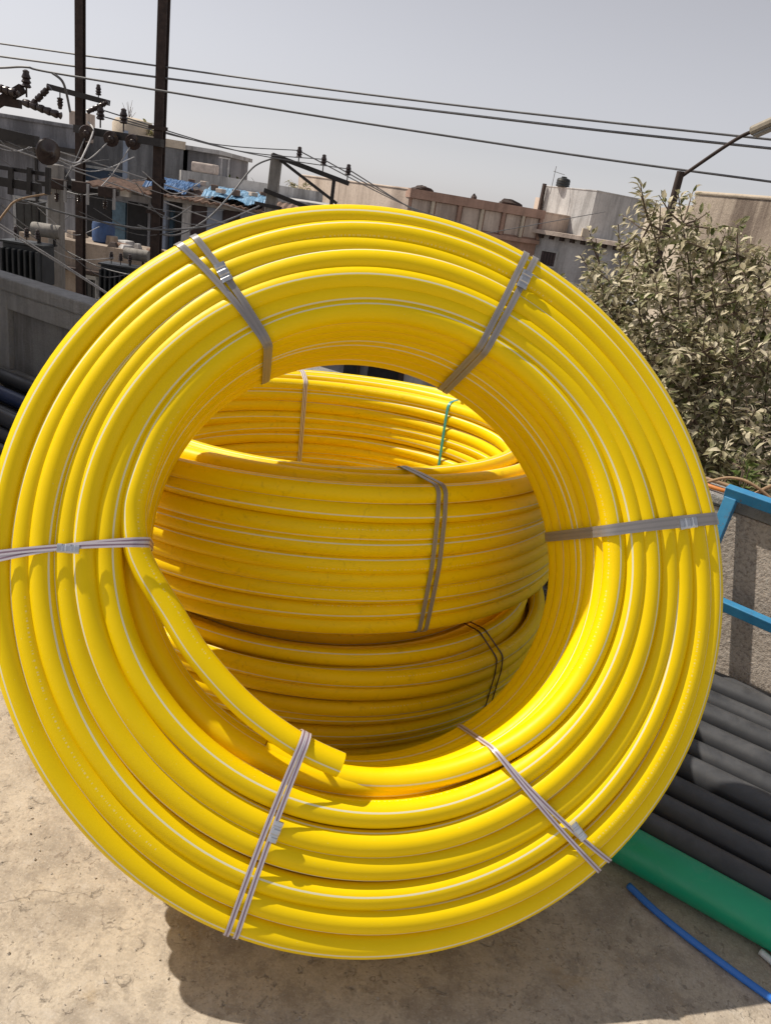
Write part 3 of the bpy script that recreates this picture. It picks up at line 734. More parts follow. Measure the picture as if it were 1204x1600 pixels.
# shed with blue tarpaulin on a rusted roof
SY = 17.0
sA, sB = P(236, 305, SY), P(430, 332, SY + .3)
zr = Zat(320, 313, SY + .15)
sd_ = Vector((sB.x - sA.x, sB.y - sA.y, 0)); sL = sd_.length; sd_.normalize(); sn = Vector((-sd_.y, sd_.x, 0)); sM = Matrix((sd_, sn, Vector((0, 0, 1)))).transposed()
A0 = Vector((sA.x, sA.y, 0))
shed = empty('shed', A0 + sd_ * sL / 2 + Vector((0, 0, ZG)), 'low row shed with pale pillars and dark doorways under a rusted roof', 'shed')
def spart(name, s0, s1, z0, z1, o0, o1, mat, bev=0.0):
    b_ = MB(); b_.box(A0 + sd_ * (s0 + s1) / 2 + sn * (o0 + o1) / 2 + Vector((0, 0, (z0 + z1) / 2)), (s1 - s0, o1 - o0, z1 - z0), sM); return b_.build(name, mat, shed, bevel=bev)
zf = zr - 1.75
spart('floor', -1.4, sL + 1.2, ZG, zf, 0, 3.4, M['dirt_wall']); spart('back_wall', -1.4, sL + 1.2, zf, zr - .1, 1.4, 1.6, M['grey_b'])
def pxs(px): return (P(px, 330, SY).x - A0.x) / sd_.x
for a, c, mt in ((240, 259, 'pale_blue'), (283, 296, 'whitewash'), (321, 344, 'pale_blue'), (372, 400, 'pale_blue'), (425, 440, 'whitewash')):
    spart('pillar', pxs(a), pxs(c), zf, zr - .12, 0, .3, M[mt], .01)
for a, c, mt in ((296, 321, 'maroon'), (344, 372, 'maroon'), (400, 425, 'maroon')): spart('shutter', pxs(a), pxs(c), zf, zr - .13, .12, .2, M[mt])
for a, c in ((270, 283), ): spart('door', pxs(259) + .02, pxs(266), zf, zr - .3, .3, .5, M['blue_door'])
spart('lintel', pxs(240), sL + 1.1, zr - .119, zr - .04, -.02, .28, M['whitewash'])
# rusted corrugated roof sheets, one beside the other
ns_ = 9
for k in range(ns_):
    s0, s1 = -1.3 + (sL + 2.3) * k / ns_, -1.3 + (sL + 2.3) * (k + 1) / ns_ + .05
    b = MB(); vs = []; m_ = 13
    for i in range(m_):
        s_ = s0 + (s1 - s0) * i / (m_ - 1); w_ = .022 * math.sin(i * 2.1) + .012 * (k % 2)
        e0 = -.42 + .06 * math.sin(k * 2.3); p0 = A0 + sd_ * s_ + sn * e0 + Vector((0, 0, zr - .02 + w_)); p1 = A0 + sd_ * s_ + sn * 2.0 + Vector((0, 0, zr + .14 + w_)); vs += [p0, p1, p0 - Vector((0, 0, .03)), p1 - Vector((0, 0, .03))]
    fs = []
    for i in range(m_ - 1):
        a = i * 4; fs += [(a, a + 4, a + 5, a + 1), (a + 2, a + 3, a + 7, a + 6), (a, a + 2, a + 6, a + 4), (a + 1, a + 5, a + 7, a + 3)]
    b.add(vs, fs); b.build('roof_sheet', M['rustroof'], shed)
# crumpled tarpaulins
def tarp(px0, px1, o0, o1, seed, label, mat):
    r2 = random.Random(seed); b_ = MB(); nu, nv = 46, 12; ph = [r2.uniform(0, 6) for _ in range(6)]
    s0, s1 = pxs(px0), pxs(px1); vs = []
    for i in range(nu + 1):
        for j in range(nv + 1):
            s_ = s0 + (s1 - s0) * i / nu; o_ = o0 + (o1 - o0) * j / nv
            z = zr + .02 + (o_ + .42) * .06 + .04 + .05 * math.sin(math.pi * j / nv) + .06 * abs(math.sin(s_ * 3.3 + o_ * 4 + ph[0])) + .035 * abs(math.sin(s_ * 8 - o_ * 6 + ph[1])) + r2.uniform(0, .014)
            if i in (0, nu) or j in (0, nv): z -= .04
            vs.append(A0 + sd_ * (s_ + r2.uniform(-.01, .01)) + sn * (o_ + .05 * math.sin(s_ * 3 + ph[2]) + r2.uniform(-.03, .03)) + Vector((0, 0, z)))
    fs = [(i * (nv + 1) + j, (i + 1) * (nv + 1) + j, (i + 1) * (nv + 1) + j + 1, i * (nv + 1) + j + 1) for i in range(nu) for j in range(nv)]
    n0 = len(vs); vs += [v_ - Vector((0, 0, .012)) for v_ in vs]; fs += [tuple(n0 + q for q in f[::-1]) for f in fs]
    b_.add(vs, fs); tag(b_.build('tarpaulin', mat, None), label, 'tarpaulin')
tarp(222, 290, -.1, 1.9, 3, 'flat deep blue tarpaulin on the rusted shed roof', plain('deep_blue_tarp', (.035, .11, .26), .55, var=.3, scale=3))
tarp(312, 412, -.25, 1.8, 5, 'crumpled light blue tarpaulin spread over the rusted shed roof', plain('light_blue_tarp', (.15, .30, .46), .5, var=.45, scale=5))
r2 = random.Random(8)
for k in range(7):
    a = pxs(285 + k * 20 + r2.uniform(-8, 8)); o_ = r2.uniform(-.1, 1.2)
    b = MB(); b.box(A0 + sd_ * a + sn * o_ + Vector((0, 0, zr + .1 + (o_ + .42) * .06 + .11)), (r2.uniform(.12, .3), .14, r2.uniform(.06, .12)), Matrix.Rotation(r2.uniform(0, 3), 3, 'Z'))
    tag(b.build('brick', M['beige'] if k % 2 else M['rustroof'], None, bevel=.01), 'loose brick weighing down the sheets of the shed roof', 'brick', 'bricks on the shed roof')

# dark lean-to and wall between the grey building and the shed
h5 = House('lean_to', Q(96, 292, 18.2), Q(236, 305, 17.6), Zat(165, 296, 18), 2.6, M['grey_a'], 'dim grey lean-to with a blue door beside the tarpaulin shed', 'lean-to')
h5.part('eave', -.2, h5.L + .1, h5.zt, h5.zt + .08, -.22, 2.7, M['grey_b'])
h5.part('opening', h5.L * .30, h5.L * .58, h5.zt - 1.7, h5.zt - .15, -.02, .0, M['dark']); h5.part('door', h5.L * .60, h5.L * .745, h5.zt - 1.75, h5.zt - .2, -.06, -.005, M['blue_door']); h5.part('opening', h5.L * .76, h5.L * .97, h5.zt - 1.7, h5.zt - .15, -.02, .0, M['dark'])  # openings are flat sheets on the uncut wall, their shade painted as colour
b = MB(); c = P(197, 301, 16.9); b.box(c, (.19, .12, .16)); tag(b.build('meter_box', plain('white_box', (.62, .6, .57), .7), None, bevel=.01), 'small white box hanging on a wire before the blue door', 'box')

# mud plastered yard wall with shuttered windows below the poles
h6 = House('yard_wall', Q(30, 360, 14.6), Q(330, 420, 14.2), Zat(170, 386, 14.4), 1.2, M['dirt_wall'], 'mud plastered yard wall with barred windows below the power poles', 'wall')
for px in (138, 170, 205): h6.window((P(px, 430, 14.4).x - h6.A.x) / h6.d.x, h6.zt - 1.05, h6.zt - .62, .30, 2)
h6.part('shelf', -.5, h6.L * .9, h6.zt - .50, h6.zt - .45, -.22, -.001, M['rust'])
r2 = random.Random(21)
JL = ['broken grey cement lump on the yard wall', 'tilted brown wooden offcut on the yard wall', 'rusty folded tin on the yard wall', 'pale plaster slab lying on the yard wall']
for k in range(12):
    a = r2.uniform(.3, h6.L * .85); w = r2.uniform(.12, .4); b = MB(); q = k % 4
    zz = r2.uniform(.06, .16)
    b.box(h6.A + h6.d * a + h6.nb * r2.uniform(.15, .9) + Vector((0, 0, h6.zt + zz / 2 + .0)), (w, r2.uniform(.1, .3), zz), Matrix.Rotation(r2.uniform(0, 3), 3, 'Z'), taper=r2.uniform(.5, .95))
    tag(b.build(['cement_lump', 'wooden_offcut', 'tin_scrap', 'plaster_slab'][q], [M['stained'], M['rust'], M['rustroof'], M['whitewash']][q], None, bevel=.01), JL[q], 'rubble', 'rubble heaped on the yard wall ' + ['one', 'two', 'three', 'four'][q])
b = MB(); c = P(181, 374, 15.6); b.lathe([(.17, 0), (.2, .05), (.2, .4), (.18, .45), (.0, .45)], (c.x, c.y, h6.zt + .001), n=16); 
b = MB(); b.lathe([(.17, 0), (.20, .03), (.205, .30), (.19, .36), (.17, .37)], (c.x, 15.0, h6.zt + .001), n=16); tag(b.build('blue_drum', plain('blue_drum', (.035, .08, .20), .55), None, smooth=40), 'squat blue plastic drum standing on the yard wall', 'drum')

# beige hall and its brown wing
BY = 30
h7 = House('beige_building', Q(466, 285, BY + 6), Q(640, 300, BY - 1), Zat(640, 297, BY - 1), 9, M['beige'], 'sunlit beige plastered building with peeling dark patches'); coping(h7, .06, M['beige'], .03)
h8 = House('brown_building', Q(640.5, 300, BY - 1), Q(842, 356, BY + 1.5), Zat(742, 325, BY + .2), 6, M['brown'], 'long brown building with a row of pale panels under its roof beam')
h8.part('roof_beam', -.05, h8.L + .05, h8.zt, h8.zt + .30, -.14, 6.1, M['brown'])
st_ = [0, .17, .365, .535, .70, .855, 1.0]
for k in range(6):
    h8.part('panel', h8.L * st_[k] + .12, h8.L * st_[k + 1] - .12, h8.zt - .72, h8.zt - .02, -.03, .0, M['panel'])
    h8.part('divider', h8.L * st_[k + 1] - .10, h8.L * st_[k + 1] + .02, h8.zt - .76, h8.zt - .002, -.12, -.001, M['cream'] if k % 2 == 0 else M['brown'])
h8.part('ledge', -.02, h8.L + .02, h8.zt - .92, h8.zt - .78, -.16, -.001, M['brown'])
for k, s_ in enumerate((.07, .26, .45)): h8.window(h8.L * s_ + .5, h8.zt - 2.2, h8.zt - 1.3, .8)
for px, w_, nm, lb in ((657, .9, 'roof_clutter', 'heap of dark scrap on the corner of the brown building roof'), (801, .95, 'roof_clutter', 'low heap of dark scrap further along the brown building roof'), (743, .22, 'roof_clutter', 'small brick stub standing on the brown building roof')):
    c = P(px, 300, BY + .5); crumple(nm, (c.x, c.y + .6, h8.zt + .33), (w_ * .5, .3, .16), M['rust'], lb, 'scrap', int(px))
h9 = House('white_slab_roof', Q(405, 320, 21), Q(565, 348, 22), Zat(480, 322, 21.5), 4, M['whitewash'], 'low flat pale roofed outbuilding behind the concrete pole'); coping(h9, .1, M['whitewash'], .15)

# streaked tank house
h10 = House('tank_house', Q(851, 300, 35.2), Q(931, 303, 32.6), Zat(890, 295, 33.8), 3.2, M['tank_house'], 'streaked whitewashed tank house carrying a black water tank'); coping(h10, .05, M['tank_house'], .02)
h10.part('corner_post', -.42, -.02, ZG, h10.zt - .45, -.1, .3, M['panel']); h10.part('drain_pipe', -.02, .10, ZG, h10.zt + .1, -.2, -.08, M['rust'])
h11 = House('ruined_building', Q(836, 368, 31.6), Q(985, 388, 29.6), Zat(880, 371, 30.7), 2.2, M['tank_house'], 'weathered grey building with a barred window and broken ledge')
h11.part('ledge', -.1, h11.L, h11.zt, h11.zt + .14, -.35, 2.2, M['panel'])
for k in range(9): h11.part('corbel', .25 + k * .42, .37 + k * .42, h11.zt - .14, h11.zt - .001, -.25, -.001, M['rust'])
h11.window((P(857, 405, 31).x - h11.A.x) / h11.d.x, Zat(857, 416, 30.8), Zat(857, 394, 30.8), .6, 4, mat=M['maroon'])
b = MB(); c = P(914, 363, 30.3); b.box((c.x, c.y, h11.zt + .141 + .14), (.26, .22, .28)); tag(b.build('brick_stub', M['cream'], None), 'small cream brick stub on the broken ledge', 'brick stub')
c = P(879, 287, 34.4); wt = empty('water_tank', (c.x, c.y, h10.zt + .05), 'squat black plastic water tank on the whitewashed tank house', 'water tank')
b = MB(); b.lathe([(.26, .0), (.28, .02), (.27, .10), (.285, .12), (.27, .20), (.285, .22), (.25, .30), (.12, .34)], (c.x, c.y, h10.zt + .052), n=18); b.build('body', M['tyre'], wt, smooth=35)
b = MB(); b.lathe([(.11, .0), (.11, .04), (.02, .05)], (c.x, c.y, h10.zt + .393), n=14); b.build('lid', M['tyre'], wt, smooth=35)
a = P(861, 292, 34); an = empty('television_aerial', a, 'thin television aerial mast by the black water tank', 'aerial')
b = MB(); b.tube([(a.x, a.y, h10.zt - .3), (a.x + .02, a.y, h10.zt + .75)], .012, 6); b.build('mast', M['wire'], an)
b = MB(); b.tube([(a.x - .05, a.y, h10.zt + .55), (a.x + .42, a.y, h10.zt + .48)], .010, 5); b.build('arm', M['wire'], an)

# stained concrete building behind the shrub, its sunlit side cream
h12 = House('stained_building', Q(1079, 330, 11.8), Q(1420, 345, 9.0), Zat(1140, 308, 11.2), 4, M['stained'], 'rain stained concrete building wall rising above the dusty shrub'); coping(h12, .05, M['cream'], .02)
h13 = House('cream_building', Q(992, 400, 15.5), Q(1078.5, 330, 11.82), Zat(1078, 320, 11.82), 3, M['cream'], 'sunlit cream wall glimpsed through the leaves of the dusty shrub')
h13.window(h13.L * .3, h13.zt - 2.6, h13.zt - 1.6, .7)

# shop fronts seen through the gap above the stacked coils
h14 = House('shop_row', Q(470, 600, 13.2), Q(860, 660, 12.4), Zat(640, 520, 12.8), 4, M['grey_a'], 'grey shop row with dark doorways below the brown building')
def shx(px): return (P(px, 600, 12.9).x - h14.A.x) / h14.d.x
for a, c, mt, nm in ((533, 556, 'window', 'window'), (572, 622, 'dark', 'doorway'), (690, 728, 'maroon', 'shutter')):  # the doorway is a flat sheet coloured as inner shade
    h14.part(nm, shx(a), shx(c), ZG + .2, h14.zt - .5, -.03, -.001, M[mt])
for a, c in ((556, 559), (622, 630), (688, 691)): h14.part('post', shx(a), shx(c), ZG, h14.zt, -.10, -.035, M['rust'])
for a, c in ((630, 688), (728, 790)): h14.part('plaster_panel', shx(a), shx(c), ZG, h14.zt - .2, -.06, -.001, M['whitewash'])

# ---------------------------------------------------------------- power poles, switchgear and wires
def pin_insulator(base, parent, s=1.0, axis=(0, 0, 1), name='insulator'):
    s *= .74
    b_ = MB(); b_.lathe([(.014 * s, 0), (.014 * s, .13 * s), (.05 * s, .13 * s), (.075 * s, .15 * s), (.05 * s, .19 * s), (.075 * s, .21 * s), (.05 * s, .25 * s), (.07 * s, .27 * s), (.045 * s, .33 * s), (.05 * s, .36 * s), (.02 * s, .38 * s)], base, axis, 12)
    return b_.build(name, M['insul'], parent, smooth=40)
def disc_insulator(c, axis, parent, r=.11):
    b_ = MB(); b_.lathe([(.02, -.06), (.035, -.05), (r * .9, -.02), (r, 0), (r * .95, .02), (r * .5, .03), (.04, .06), (.02, .07)], c, axis, 16)
    return b_.build('disc_insulator', M['insul'], parent, smooth=40)
def hbeam(a, z0, z1, w):
    b_ = MB(); t = .18 * w
    for oy in (-w / 2, w / 2): b_.box((a.x, a.y + oy, (z0 + z1) / 2), (w, t, z1 - z0))
    b_.box((a.x, a.y, (z0 + z1) / 2), (t, w - t, z1 - z0 - .002)); return b_
DY = 12.0
a1, a2 = P(126, 230, DY), P(250, 207, DY - .3)
pl1 = empty('rail_pole', (a1.x, a1.y, ZG), 'tall rusty rail pole with a short cross arm, beside the concrete post', 'power pole')
hbeam(a1, ZG, 9, .105).build('shaft', M['rust'], pl1)
pl2 = empty('rail_pole', (a2.x, a2.y, ZG), 'tall rusty rail pole standing before the blue tarpaulin shed', 'power pole')
hbeam(a2, ZG, 9, .125).build('shaft', M['rust'], pl2)
for z in (.62, -.05, 1.05): b = MB(); b.box((a2.x, a2.y - .08, a2.z - z), (.26, .04, .05)); b.build('clamp', M['rust'], pl2)
def bar_px(name, p, q, w, parent, mat='steel', h=None):
    b_ = MB(); b_.bar(p, q, w, h or w); return b_.build(name, M[mat], parent)
a = bar_px('cross_arm', P(75, 135, DY - .15), P(171, 161, DY - .15), .07, pl1)
pin_insulator(P(94, 143, DY - .15), a, .8, (0, 0, -1)); pin_insulator(P(154, 158, DY - .15), a, .75)
a = bar_px('cross_arm', P(118, 201, DY - .2), P(254, 224, DY - .45), .10, pl2)
for px, py in ((157, 206), (193, 212)): pin_insulator(P(px, py, DY - .3) + Vector((0, 0, .05)), a, 1.05)
for px, py in ((136, 208), (174, 217), (208, 222)): disc_insulator(P(px, py, DY - .42), (.25, -1, -.2), a, .105)
bar_px('stay', P(96, 262, DY - .1), P(118, 300, DY - .1), .06, pl1)
# gantry of channel steel in the corner with strings of discs
gy = 9.6
gp = P(-60, 300, gy)
gan = empty('switch_gantry', (gp.x, gp.y, ZG), 'rusty steel switch gantry hung with strings of insulators', 'gantry')
hbeam(gp, ZG, 4, .14).build('post', M['rust'], gan)
for p, q, w in (((-75, 192), (58, 222), .125), ((-75, 270), (63, 294), .10), ((-75, 250), (70, 272), .045)):
    bar_px('beam', P(*p, gy), P(*q, gy), w, gan)
for p, q in (((-70, 200), (36, 138)), ((-70, 146), (32, 163))): bar_px('brace', P(*p, gy + .1), P(*q, gy + .1), .09, gan, 'rust')
disc_insulator(P(75, 237, gy - .05), (.9, -.7, -.15), gan, .15)
pin_insulator(P(42, 152, gy + .1), gan, 1.0)
for px in (-10, 18, 47, 76):
    bar_px('fuse_holder', P(px, 262, gy - .05), P(px - 1, 304, gy - .05), .05, gan)
def string(p, q, m, r, parent):
    for k in range(m):
        t = (k + .5) / m; c_ = p.lerp(q, t); disc_insulator(c_, (q - p), parent, r)
    b_ = MB(); b_.tube([p, q], .012, 6); b_.build('link_rod', M['steel'], parent)
string(P(-12, 134, gy), P(26, 146, gy), 4, .046, gan); string(P(38, 160, gy), P(93, 180, gy), 5, .044, gan); string(P(50, 164, gy), P(76, 138, gy), 3, .035, gan)
string(P(139, 174, DY - .3), P(166, 161, DY - .3), 4, .03, pl1)
# concrete post in the pair
cp = P(88, 300, 11.2); cpo = empty('concrete_post', (cp.x, cp.y, ZG), 'weathered concrete post carrying brown fuse boxes next to a rail pole', 'post')
b = MB(); zt2 = Zat(95, 258, 11.2); b.box((cp.x, cp.y, (ZG + zt2) / 2), (.17, .17, zt2 - ZG)); b.build('shaft', M['pole'], cpo, bevel=.012)
for px, py in ((92, 288), (127, 292), (168, 300)):
    c = P(px, py, 11.0); b = MB(); b.box(c, (.2, .16, .13)); fb = b.build('fuse_box', M['rust'], cpo, bevel=.01)
    b = MB(); b.box(c + Vector((.11, -.05, -.08)), (.03, .04, .26)); b.build('fuse_arm', M['whitewash'], fb); pin_insulator(c + Vector((-.03, 0, -.06)), fb, .6, (0, 0, -1))
bar_px('cross_arm', P(60, 286, 11.1), P(185, 303, 11.1), .06, cpo)
# transformers
def transformer(px, py, y, sc, label, mat):
    c = P(px, py, y); root = empty('transformer', (c.x, c.y, c.z - .9 * sc), label, 'transformer')
    b_ = MB(); b_.box(c, (.62 * sc, .42 * sc, .60 * sc)); b_.build('tank', mat, root, bevel=.02)
    for k in range(7):
        b_ = MB(); b_.box(c + Vector((-.27 * sc + k * .09 * sc, -.27 * sc, -.02 * sc)), (.03 * sc, .12 * sc, .48 * sc)); b_.build('fin', mat, root)
    b_ = MB(); b_.box(c + Vector((0, 0, .31 * sc)), (.68 * sc, .48 * sc, .025)); b_.build('lid', mat, root)
    for k in (-1, 0, 1):
        p_ = c + Vector((k * .17 * sc, -.05, .32 * sc)); pin_insulator(p_, root, .75 * sc, name='bushing')
    cc = c + Vector((.22 * sc, .12, .52 * sc)); b_ = MB(); b_.lathe([(.02, 0), (.10 * sc, .01), (.105 * sc, .05), (.105 * sc, .42 * sc), (.10 * sc, .45 * sc), (.02, .46 * sc)], cc - Vector((.23 * sc, 0, 0)), (1, 0, 0), 16); b_.build('conservator', M['pole'], root, smooth=40)
    for k in (-.12, .12): b_ = MB(); b_.box(cc + Vector((k * sc, 0, -.14 * sc)), (.03, .03, .16 * sc)); b_.build('bracket', M['steel'], root)
    b_ = MB(); b_.box((c.x, c.y, (ZG + c.z - .302 * sc) / 2), (.5 * sc, .36 * sc, c.z - .302 * sc - ZG)); b_.build('plinth', M['dirt_wall'], root)
dk = plain('transformer_paint', (.04, .045, .05), .5, var=.3)
transformer(46, 412, 10.4, .85, 'dark finned transformer by the concrete post, below the gantry', dk)
transformer(190, 442, 12.2, .85, 'dark transformer with pale conservator drum between the two rail poles', dk)

# single concrete pole with a bracketed cross arm
qy = 15.0; ct = P(433, 241, qy); cb = P(414, 345, qy)
cpole = empty('concrete_pole', (cb.x, qy, ZG), 'slim concrete electricity pole with a three insulator cross arm', 'power pole')
b = MB(); b.box((0, 0, 0), (.01, .01, .01)); dv = (cb - ct); dv = dv / dv.z * (ZG - ct.z); lean = ct + Vector((dv.x * .35, 0, ZG - ct.z))
b = MB(); b.bar(ct, lean, .19, .16, up=(0, 1, 0)); b.build('shaft', M['pole'], cpole, bevel=.012)
a = bar_px('cross_arm', P(426, 242, qy - .12), P(545, 287, qy - .12), .08, cpole)
for px, py in ((466, 256), (504, 268), (542, 283)): pin_insulator(P(px, py, qy - .12), a, 1.0)
bar_px('brace', P(438, 250, qy - .1), P(526, 318, qy - .1), .05, cpole); bar_px('brace', P(522, 279, qy - .1), P(517, 324, qy - .1), .06, cpole)
bar_px('lower_arm', P(413, 297, qy - .12), P(495, 330, qy - .12), .075, cpole); bar_px('lower_arm', P(398, 317, qy - .12), P(440, 326, qy - .12), .06, cpole)

def wire(pts, r, mat, label, group, sag=0.0):
    p = [Vector(q) for q in pts]
    out = smooth_path([np.array(tuple(q)) for q in p], 10)
    b_ = MB(); b_.tube([tuple(q) for q in out], r, 6, caps=False)
    return tag(b_.build('overhead_wire', M[mat], None, smooth=180), label, 'wire', group)
g1 = 'long wires crossing the sky'
wire([P(-90, 56, 13), P(0, 68, 12.6), P(400, 124.6, 11.2), P(650, 157, 10.4), P(930, 189, 9.6), P(1204, 218, 9), P(1330, 231, 8.7)], .0125, 'wire', 'topmost of three long wires crossing the grey sky', g1)
wire([P(-90, 74, 13), P(0, 88, 12.6), P(400, 140.5, 11.2), P(650, 170, 10.4), P(930, 203, 9.6), P(1204, 232, 9), P(1330, 245, 8.7)], .0145, 'wire', 'middle of three long wires crossing the grey sky', g1)
wire([P(-90, 107, 10.5), P(0, 106, 10.5), P(42, 105, 10.4), P(90, 115, 10.4), P(400, 166, 10.2), P(650, 205, 9.9), P(930, 247, 9.5), P(1204, 284, 9), P(1330, 301, 8.7)], .0135, 'wire', 'lowest of three long wires, passing over the street lamp pole', g1)
ins = [P(466, 235, qy - .12), P(505, 249, qy - .12), P(543, 264, qy - .12)]
lft = [P(157, 181, DY - .3), P(193, 187, DY - .3), P(154, 170, DY - .3)]
g2 = 'wires strung between the poles'
for k, (l_, m_, e_) in enumerate(zip(lft, ins, ((735, 352), (770, 372), (800, 400)))):
    mid_ = l_.lerp(m_, .5) - Vector((0, 0, .12))
    wire([l_, mid_, m_], .009, 'wire', ['wire from the rail pole cross arm to the concrete pole arm, inner pin', 'wire from the rail pole cross arm to the concrete pole arm, middle pin', 'wire from the short upper arm to the end pin of the concrete pole'][k], g2)
    en = P(*e_, 27); wire([m_, m_.lerp(en, .5) - Vector((0, 0, .18)), en], .011, 'wire', ['wire running from the inner pin over to the brown building', 'wire running from the middle pin over to the brown building', 'wire running from the end pin over to the brown building'][k], g2)
wire([P(752, 366, 28), P(840, 350, 29), P(945, 331, 31)], .014, 'wire', 'thin wire looping from the brown building to the tank house', g2)
g3 = 'low pale wires before the sheds'
wire([P(-60, 203, 10.5), P(0, 226, 10.8), P(190, 292, 12), P(380, 360, 13.5)], .0095, 'pale_wire', 'pale wire sloping down in front of the lean-to and shed', g3)
wire([P(90, 236, 11.5), P(240, 283, 12.4), P(420, 342, 14)], .0095, 'pale_wire', 'pale wire sloping from the big disc down before the tarpaulin', g3)
for k in (0, 1): wire([P(-60, 308 + k * 6, 9.5), P(0, 350 + k * 5, 9.6), P(90, 407 + k * 3, 9.8), P(190, 472 + k * 2, 10)], .008, 'pale_wire', ['upper of two twin pale wires passing the transformer', 'lower of two twin pale wires passing the transformer'][k], g3)
g4 = 'slack black cables'
wire([P(25, 310, 10.6), P(120, 338, 10.8), P(232, 358, 11.4), P(330, 352, 12.5), P(405, 322, 14.5)], .014, 'wire', 'slack black cable sagging behind the rail poles to the concrete pole', g4)
wire([P(424, 248, 14.8), P(395, 262, 14.6), P(360, 305, 14.2), P(320, 345, 13.8), P(270, 368, 13.4), P(215, 352, 13)], .016, 'wire', 'black cable looping down from the top of the concrete pole', g4)
wire([P(82, 114, 10.4), P(97, 126, 10.4), P(104, 145, 10.5), P(110, 175, 10.6)], .016, 'wire', 'short bent jumper cable dropping from the lowest long wire', g4)
wire([P(60, 232, 9.5), P(100, 250, 10), P(122, 254, 10.6), P(134, 235, 11), P(146, 204, 11.6), P(138, 191, 11.8)], .013, 'pale_wire', 'pale looped jumper from the big disc round the rail pole', g4)
wire([P(-20, 372, 9.8), P(10, 330, 10), P(30, 312, 10.2), P(80, 302, 10.9)], .014, 'dry_wood', 'brown cable rising past the transformer to the fuse boxes', g4)
for k, (p, q) in enumerate((((174, 217), (110, 262)), ((208, 222), (150, 300)), ((136, 208), (95, 290)), ((100, 390), (215, 432)), ((85, 292), (165, 302)))):
    pp, qq = P(*p, DY - .4), P(*q, DY - .8); wire([pp, pp.lerp(qq, .5) - Vector((0, 0, .06)), qq], .008, 'pale_wire' if k < 2 else 'wire', ['drop wire from the middle disc insulator', 'drop wire from the outer disc insulator', 'drop wire from the disc insulator at the rail pole', 'sagging stay wire above the yard wall windows', 'short link wire between two brown fuse boxes'][k], g4)

r5 = random.Random(31)
TW = ['thin slack service wire drooping between the gantry and the lean-to', 'thin slack service wire drooping across the shed doorways', 'thin slack service wire drooping over the yard wall']
for k in range(21):
    z_ = k % 3; x0 = r5.uniform(-30, 130) if z_ != 1 else r5.uniform(120, 260); x1 = x0 + r5.uniform(70, 190)
    y0 = (r5.uniform(170, 300), r5.uniform(250, 330), r5.uniform(300, 400))[z_]; y1 = y0 + (x1 - x0) * r5.uniform(.05, .42)
    d0, d1 = r5.uniform(9.8, 11.2), r5.uniform(11, 13.2); p_, q_ = P(x0, y0, d0), P(x1, y1, d1)
    wire([p_, p_.lerp(q_, .5) - Vector((0, 0, r5.uniform(.05, .3))), q_], r5.uniform(.004, .0075), 'pale_wire' if k % 4 == 0 else 'wire', TW[z_], 'thin service wires ' + ['at the gantry', 'at the shed', 'at the yard wall'][z_])
# dark tilted light pole and lamp
ly = 8.6; lb = P(1063, 268, ly); lamp = empty('street_lamp', (lb.x, ly, ZG), 'street lamp with a thin slanting arm rising out of the shrub', 'street lamp')
b = MB(); b.tube([(lb.x, ly, ZG), (lb.x, ly, lb.z)], [.055, .040], 10); b.build('pole', M['rust'], lamp, smooth=60)
b = MB(); ae = P(1181, 203, ly - .3); b.tube([tuple(q) for q in smooth_path([np.array(tuple(v_)) for v_ in (lb - Vector((0, 0, .06)), lb.lerp(ae, .5), lb.lerp(ae, .8) + Vector((0, 0, .02)), ae)], 6)], .018, 8); b.build('arm', M['rust'], lamp, smooth=60)
hd = P(1232, 180, ly - .5); dv = (hd - ae).normalized(); b = MB(); b.bar(ae - dv * .05, hd, .125, .09); b.build('lamp_head', plain('lamp_shell', (.30, .26, .20), .5), lamp, bevel=.03)
b = MB(); b.bar(ae + dv * .0 - Vector((0, 0, .055)), hd - dv * .05 - Vector((0, 0, .055)), .095, .022); b.build('lens', plain('lamp_lens', (.25, .25, .24), .3), lamp, bevel=.008)

# roof clutter of the grey blocks: tank dome, bare whip tree, thin bushes
c = P(209, 203, 25.5); rt_ = tag(MB().lathe([(.62, 0), (.62, .42), (.52, .56), (.2, .62), (.02, .63)], (c.x, c.y, c.z - .3), n=20).build('cement_tank', M['cream'], None, smooth=40), 'round cream cement tank on the dark grey block', 'water tank')
def leaves_mesh(mb, c, d, up, L, W, curl):
    d = d.normalized(); s_ = d.cross(up)
    s_ = s_.normalized() if s_.length > 1e-4 else Vector((1, 0, 0)); n2 = s_.cross(d)
    p0 = c; p1 = c + d * L * .35 + n2 * curl * L * .10; p2 = c + d * L * .7 + n2 * curl * L * .06; p3 = c + d * L - n2 * curl * L * .10
    b0 = len(mb.v)
    mb.v += [tuple(q) for q in (p0, p1 + s_ * W + n2 * W * .35, p1, p1 - s_ * W + n2 * W * .35, p2 + s_ * W * .8 + n2 * W * .3, p2, p2 - s_ * W * .8 + n2 * W * .3, p3)]
    fs = [(0, 2, 1), (0, 3, 2), (1, 2, 5, 4), (2, 3, 6, 5), (4, 5, 7), (5, 6, 7)]
    mb.f += [tuple(b0 + i for i in f) for f in fs]; mb.uv += [[(0, 0)] * len(f) for f in fs]
M['twig'] = plain('dusty_bark', (.14, .10, .075), .9, var=.3, scale=15)
